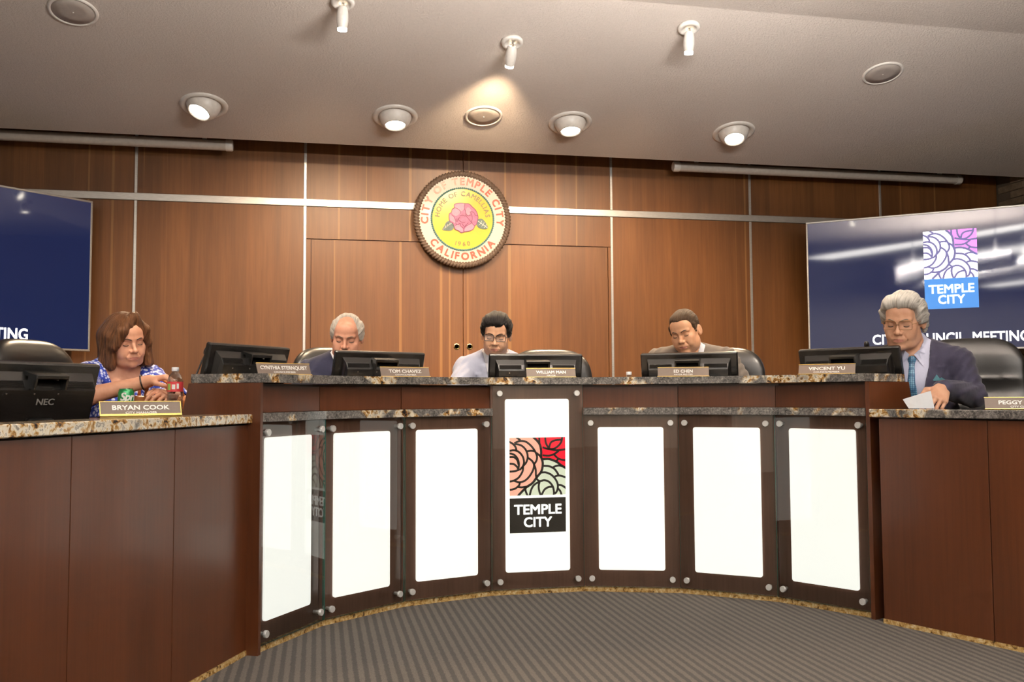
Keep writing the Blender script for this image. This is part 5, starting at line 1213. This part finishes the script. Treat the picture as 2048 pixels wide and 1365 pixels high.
    for s in (1, -1):
        F = Field(np.arange(s * 0.12 - 0.07, s * 0.12 + 0.07, 0.008), np.arange(-0.46, -0.11, 0.008), np.arange(-0.002, 0.13, 0.008))
        F.cone(AN[s] + np.array([0, 0.03, -0.048]), AN[s] + np.array([0, -0.16, -0.054]), 0.041, 0.036); F.cone(AN[s] + np.array([0, 0, -0.05]), AN[s], 0.044, 0.046, 0.02); F.func((-1, -1, -1), (1, 1, 1), lambda X, Y, Z: 0.002 - Z + 0 * X + 0 * Y, 0, 'i')
        V, Q = F.extract(); link('shoe', grid_mesh('shoe', V, Q, 'shoe_black'), t)
    # ---- spectacles
    if o.get('glasses'):
        mat, hw_, hh, rr = o['glasses']; rm = MB()
        for s in (-1, 1):
            c = (s * 0.0325, -0.1055, 0.0015); pts = [H.p((c[0] + x, c[1] + 0.25 * abs(x - 0 + s * 0.0325) ** 1.0 * 0.25, c[2] + z)) for x, z in rrect(-hw_, -hh, hw_, hh, 0.007, 3)]
            rm.tube([Vector(p) for p in pts], rr * hk, 6, closed=True)
            rm.tube([Vector(H.p(p)) for p in ((s * (0.0325 + hw_), -0.097, 0.006), (s * 0.072, -0.082, 0.008), (s * 0.0815, -0.02, 0.010), (s * 0.0825, 0.012, 0.006))], rr * 0.9 * hk, 6)
        rm.tube([Vector(H.p(p)) for p in ((-0.0325 + hw_, -0.1045, 0.003), (0, -0.1085, 0.006), (0.0325 - hw_, -0.1045, 0.003))], rr * hk, 6)
        gl = rm.build('spectacle_frame', mat, t, True)
        for s in (-1, 1):
            m = MB(); pts = [H.p((s * 0.0325 + x, -0.1050 + 0.25 * abs(x + s * 0.0325) * 0.25, 0.0015 + z)) for x, z in rrect(-hw_, -hh, hw_, hh, 0.007, 3)]
            m.add([tuple(p) for p in pts], [tuple(range(len(pts)))]); m.build('lens', 'lens_glass', gl)
    if o.get('extra'): o['extra'](t, H)
    return t

# ---- hair styles (head frame)
def hair_bob(F, H):
    H.ell(F, (0, 0.018, 0.040), (0.094, 0.108, 0.098))
    for s in (-1, 1):
        H.cone(F, (s * 0.066, 0.012, 0.030), (s * 0.088, 0.000, -0.092), 0.044, 0.036, 0.03); H.cone(F, (s * 0.055, 0.06, 0.02), (s * 0.068, 0.05, -0.105), 0.05, 0.040, 0.03)
        H.cone(F, (s * 0.080, -0.040, 0.03), (s * 0.088, -0.046, -0.100), 0.022, 0.022, 0.02)
    H.cone(F, (0, 0.085, 0.02), (0, 0.075, -0.10), 0.05, 0.04, 0.03)
    H.ell(F, (0.004, -0.110, -0.045), (0.062, 0.085, 0.112), 0.008, 's')                # face opening
    H.cone(F, (0.026, -0.14, 0.075), (0.028, -0.10, 0.03), 0.030, 0.036, 0.01, 's')
    H.cone(F, (0, -0.03, -0.19), (0, -0.03, -0.07), 0.058, 0.045, 0.015, 's')
    H.cone(F, (0.014, -0.062, 0.120), (-0.046, -0.086, 0.062), 0.022, 0.020, 0.02); H.cone(F, (-0.046, -0.086, 0.062), (-0.076, -0.072, -0.01), 0.022, 0.020, 0.02)
    H.cone(F, (0.022, -0.060, 0.120), (0.066, -0.074, 0.062), 0.018, 0.015, 0.02); H.cone(F, (0.066, -0.074, 0.062), (0.080, -0.066, 0.0), 0.014, 0.014, 0.02)
def sides(F, H, t=0.0, low=-0.052):
    H.rbox(F, (0, -0.170, -0.06), (0.15, 0.115, 0.135), 0.02, 0.012, 's')               # face below the hairline
    H.rbox(F, (0, -0.075, -0.115), (0.15, 0.105, 0.105), 0.015, 0.010, 's')             # round the ears
    H.rbox(F, (0, 0.0, -0.16), (0.15, 0.16, 0.16 + low + 0.0), 0.01, 0.012, 's')
def hair_black(F, H):
    H.ell(F, (0, 0.014, 0.040), (0.0815, 0.102, 0.092)); H.ell(F, (0.0, -0.022, 0.094), (0.064, 0.070, 0.040), 0.03); H.ell(F, (-0.03, -0.050, 0.090), (0.045, 0.045, 0.030), 0.02)
    for s in (-1, 1): H.ell(F, (s * 0.070, -0.012, 0.045), (0.020, 0.045, 0.050), 0.02)
    sides(F, H)
    H.cone(F, (-0.062, -0.066, 0.070), (0.020, -0.088, 0.078), 0.018, 0.016, 0.02); H.cone(F, (-0.066, -0.055, 0.060), (-0.072, -0.040, 0.022), 0.012, 0.008, 0.015); H.cone(F, (0.060, -0.060, 0.070), (0.072, -0.038, 0.022), 0.014, 0.008, 0.015)
def hair_crop(F, H):
    H.ell(F, (0, 0.014, 0.038), (0.0785, 0.0985, 0.0905)); H.ell(F, (0, -0.035, 0.080), (0.055, 0.055, 0.040), 0.02); sides(F, H)
    for s in (-1, 1): H.cone(F, (s * 0.070, -0.035, 0.045), (s * 0.073, -0.030, 0.0), 0.009, 0.005, 0.01)
def hair_receding(F, H):
    H.ell(F, (0, 0.018, 0.038), (0.0825, 0.0985, 0.089)); 
    for s in (-1, 1): H.ell(F, (s * 0.070, 0.015, 0.025), (0.019, 0.050, 0.055), 0.02)
    H.ell(F, (0, -0.095, 0.075), (0.056, 0.088, 0.072), 0.02, 's'); sides(F, H)
    for s in (-1, 1): H.cone(F, (s * 0.071, -0.030, 0.05), (s * 0.075, -0.018, 0.0), 0.012, 0.008, 0.012)
def hair_full(F, H):
    H.ell(F, (0, 0.018, 0.044), (0.085, 0.106, 0.093)); H.ell(F, (0.012, -0.030, 0.098), (0.062, 0.066, 0.036), 0.03); H.ell(F, (-0.042, -0.036, 0.086), (0.038, 0.042, 0.034), 0.02)
    for s in (-1, 1): H.ell(F, (s * 0.076, 0.004, 0.045), (0.019, 0.050, 0.052), 0.02); H.ell(F, (s * 0.074, 0.038, -0.005), (0.019, 0.040, 0.050), 0.02)
    sides(F, H, low=-0.062)
    H.cone(F, (-0.058, -0.066, 0.078), (0.010, -0.080, 0.096), 0.016, 0.014, 0.02); H.cone(F, (0.010, -0.080, 0.096), (0.060, -0.060, 0.080), 0.014, 0.015, 0.02)
    for s in (-1, 1): H.cone(F, (s * 0.074, -0.046, 0.055), (s * 0.078, -0.030, 0.008), 0.014, 0.009, 0.015)

def moustache(t, H):
    MB().tube([Vector(H.p(p)) for p in ((-0.027, -0.086, -0.060), (-0.012, -0.0985, -0.0515), (0, -0.1015, -0.0500), (0.012, -0.0985, -0.0515), (0.027, -0.086, -0.060))], [0.003, 0.0055, 0.0055, 0.0055, 0.003], 8).build('moustache', 'hair_white', t, True)

person(dict(label='woman with brown bob in a blue flowered blouse opening a bottle', head=(-1.965, 4.64, 1.268), yaw=R_(38), lean=0.14, female=True, skin='skin_fair', brow='brow_dark', hair=hair_bob, hairmat='hair_brown', hair_amp=0.0018, fall=True,
    pose=(R_(33), R_(10), R_(-7)), hk=1.0, neck=(0.01, -0.045, 0.135), shoulder=0.160, drop=0.045, girth=1.05, cheek=1.03, fat=0.002, jowl=True,
    elbow_r=(-2.02, 4.18, 0.985), wrist_r=(-1.805, 4.28, 1.075), elbow_l=(-1.70, 4.50, 0.98), wrist_l=(-1.725, 4.315, 1.015),
    hands=[dict(side=-1, d=(0.93, -0.10, 0.26), n=(0.25, 0.1, -0.95), thumb=(0.2, -0.9, 0.1), curl=(0.75, 0.8, 0.4), k=0.92), dict(side=1, d=(-0.10, -0.85, 0.05), n=(-0.6, 0, -0.8), thumb=(-0.6, -0.4, 0.5), curl=(0.6, 0.7, 0.4), k=0.9)]))
person(dict(label='older man with receding white hair in a navy jacket', head=(-0.937, 5.06, 1.322), yaw=R_(14), lean=0.24, skin='skin_pink', brow='brow_grey', hair=hair_receding, hairmat='hair_white', hair_amp=0.0012,
    pose=(R_(-8), R_(16), R_(3)), hk=1.0, neck=(0.0, -0.065, 0.140), shoulder=0.182, girth=1.08, fat=0.003, cheek=1.02, jowl=True, shirt='white_shirt', jacket='navy_wool', drop=0.05,
    elbow_r=(-1.18, 4.90, 0.985), wrist_r=(-1.02, 4.72, 1.0), elbow_l=(-0.66, 5.02, 0.985), wrist_l=(-0.74, 4.83, 1.0), extra=moustache))
person(dict(label='young man with black hair and glasses in a pale blue jacket', head=(-0.105, 5.19, 1.348), yaw=R_(-6), lean=0.26, skin='skin_tan', brow='brow_dark', hair=hair_black, hairmat='hair_black', hair_amp=0.0022,
    pose=(R_(-15), R_(14), R_(4)), hk=1.0, neck=(0.0, -0.06, 0.140), shoulder=0.168, girth=0.95, jaw=0.94, shirt='white_shirt', jacket='pale_blue_cotton', glasses=('glasses_black', 0.0265, 0.0165, 0.0018), drop=0.05,
    elbow_r=(-0.37, 5.02, 0.985), wrist_r=(-0.28, 4.86, 1.0), elbow_l=(0.20, 5.06, 0.985), wrist_l=(0.05, 4.87, 1.0)))
person(dict(label='man with cropped hair in a grey jacket looking down', head=(0.945, 4.99, 1.362), yaw=R_(-24), lean=0.26, skin='skin_warm', brow='brow_dark', hair=hair_crop, hairmat='hair_cropped', hair_amp=0.0008,
    pose=(R_(-41), R_(17), R_(-9)), hk=1.02, neck=(-0.03, -0.06, 0.135), shoulder=0.190, girth=1.06, jaw=1.04, fat=0.002, shirt='white_shirt', jacket='grey_wool', drop=0.025,
    elbow_r=(0.72, 4.82, 0.985), wrist_r=(0.80, 4.70, 1.0), elbow_l=(1.30, 4.90, 0.985), wrist_l=(1.12, 4.78, 1.0)))
person(dict(label='man with full white hair, glasses, dark suit and blue tie', head=(1.672, 4.035, 1.352), yaw=R_(-44), lean=0.16, skin='skin_olive', brow='brow_grey', hair=hair_full, hairmat='hair_silver', hair_amp=0.0020,
    pose=(R_(-49), R_(13), R_(3)), hk=1.10, neck=(-0.035, -0.055, 0.150), shoulder=0.190, girth=1.08, cheek=1.03, jowl=True, shirt='lilac_shirt', jacket='slate_navy_wool', tie='blue_tie_silk', square=True, v_depth=0.42, v_width=0.085, drop=0.05,
    glasses=('glasses_gold', 0.0265, 0.0185, 0.0014), elbow_r=(1.50, 4.24, 1.0), wrist_r=(1.55, 4.10, 1.10), elbow_l=(1.90, 3.86, 1.00), wrist_l=(1.640, 3.745, 1.030),
    hands=[dict(side=1, d=(-0.62, -0.55, -0.45), n=(-0.35, 0.45, -0.82), thumb=(-0.6, 0.6, 0.3), curl=(0.50, 0.65, 0.4), k=1.06), dict(side=-1, d=(0.25, -0.15, 0.95), n=(0.5, 0.6, 0.0), thumb=(0.5, -0.5, 0.2), curl=(0.7, 0.8, 0.5), k=0.95)]))
# note paper in the hand of the man at right
t = MB()
pv = [(1.385, 3.640, 0.982), (1.440, 3.602, 1.004), (1.478, 3.578, 1.018), (1.492, 3.575, 0.9425), (1.450, 3.600, 0.9425), (1.408, 3.632, 0.9425)]
t.add(pv + [(x + 0.0006, y + 0.0010, z) for x, y, z in pv], [(5, 4, 1, 0), (4, 3, 2, 1), (6, 7, 10, 11), (7, 8, 9, 10), (0, 1, 7, 6), (1, 2, 8, 7), (2, 3, 9, 8), (3, 4, 10, 9), (4, 5, 11, 10), (5, 0, 6, 11)])
tag(t.build('note_paper', 'paper'), 'folded pale note paper in the hand of the man at right', 'paper')
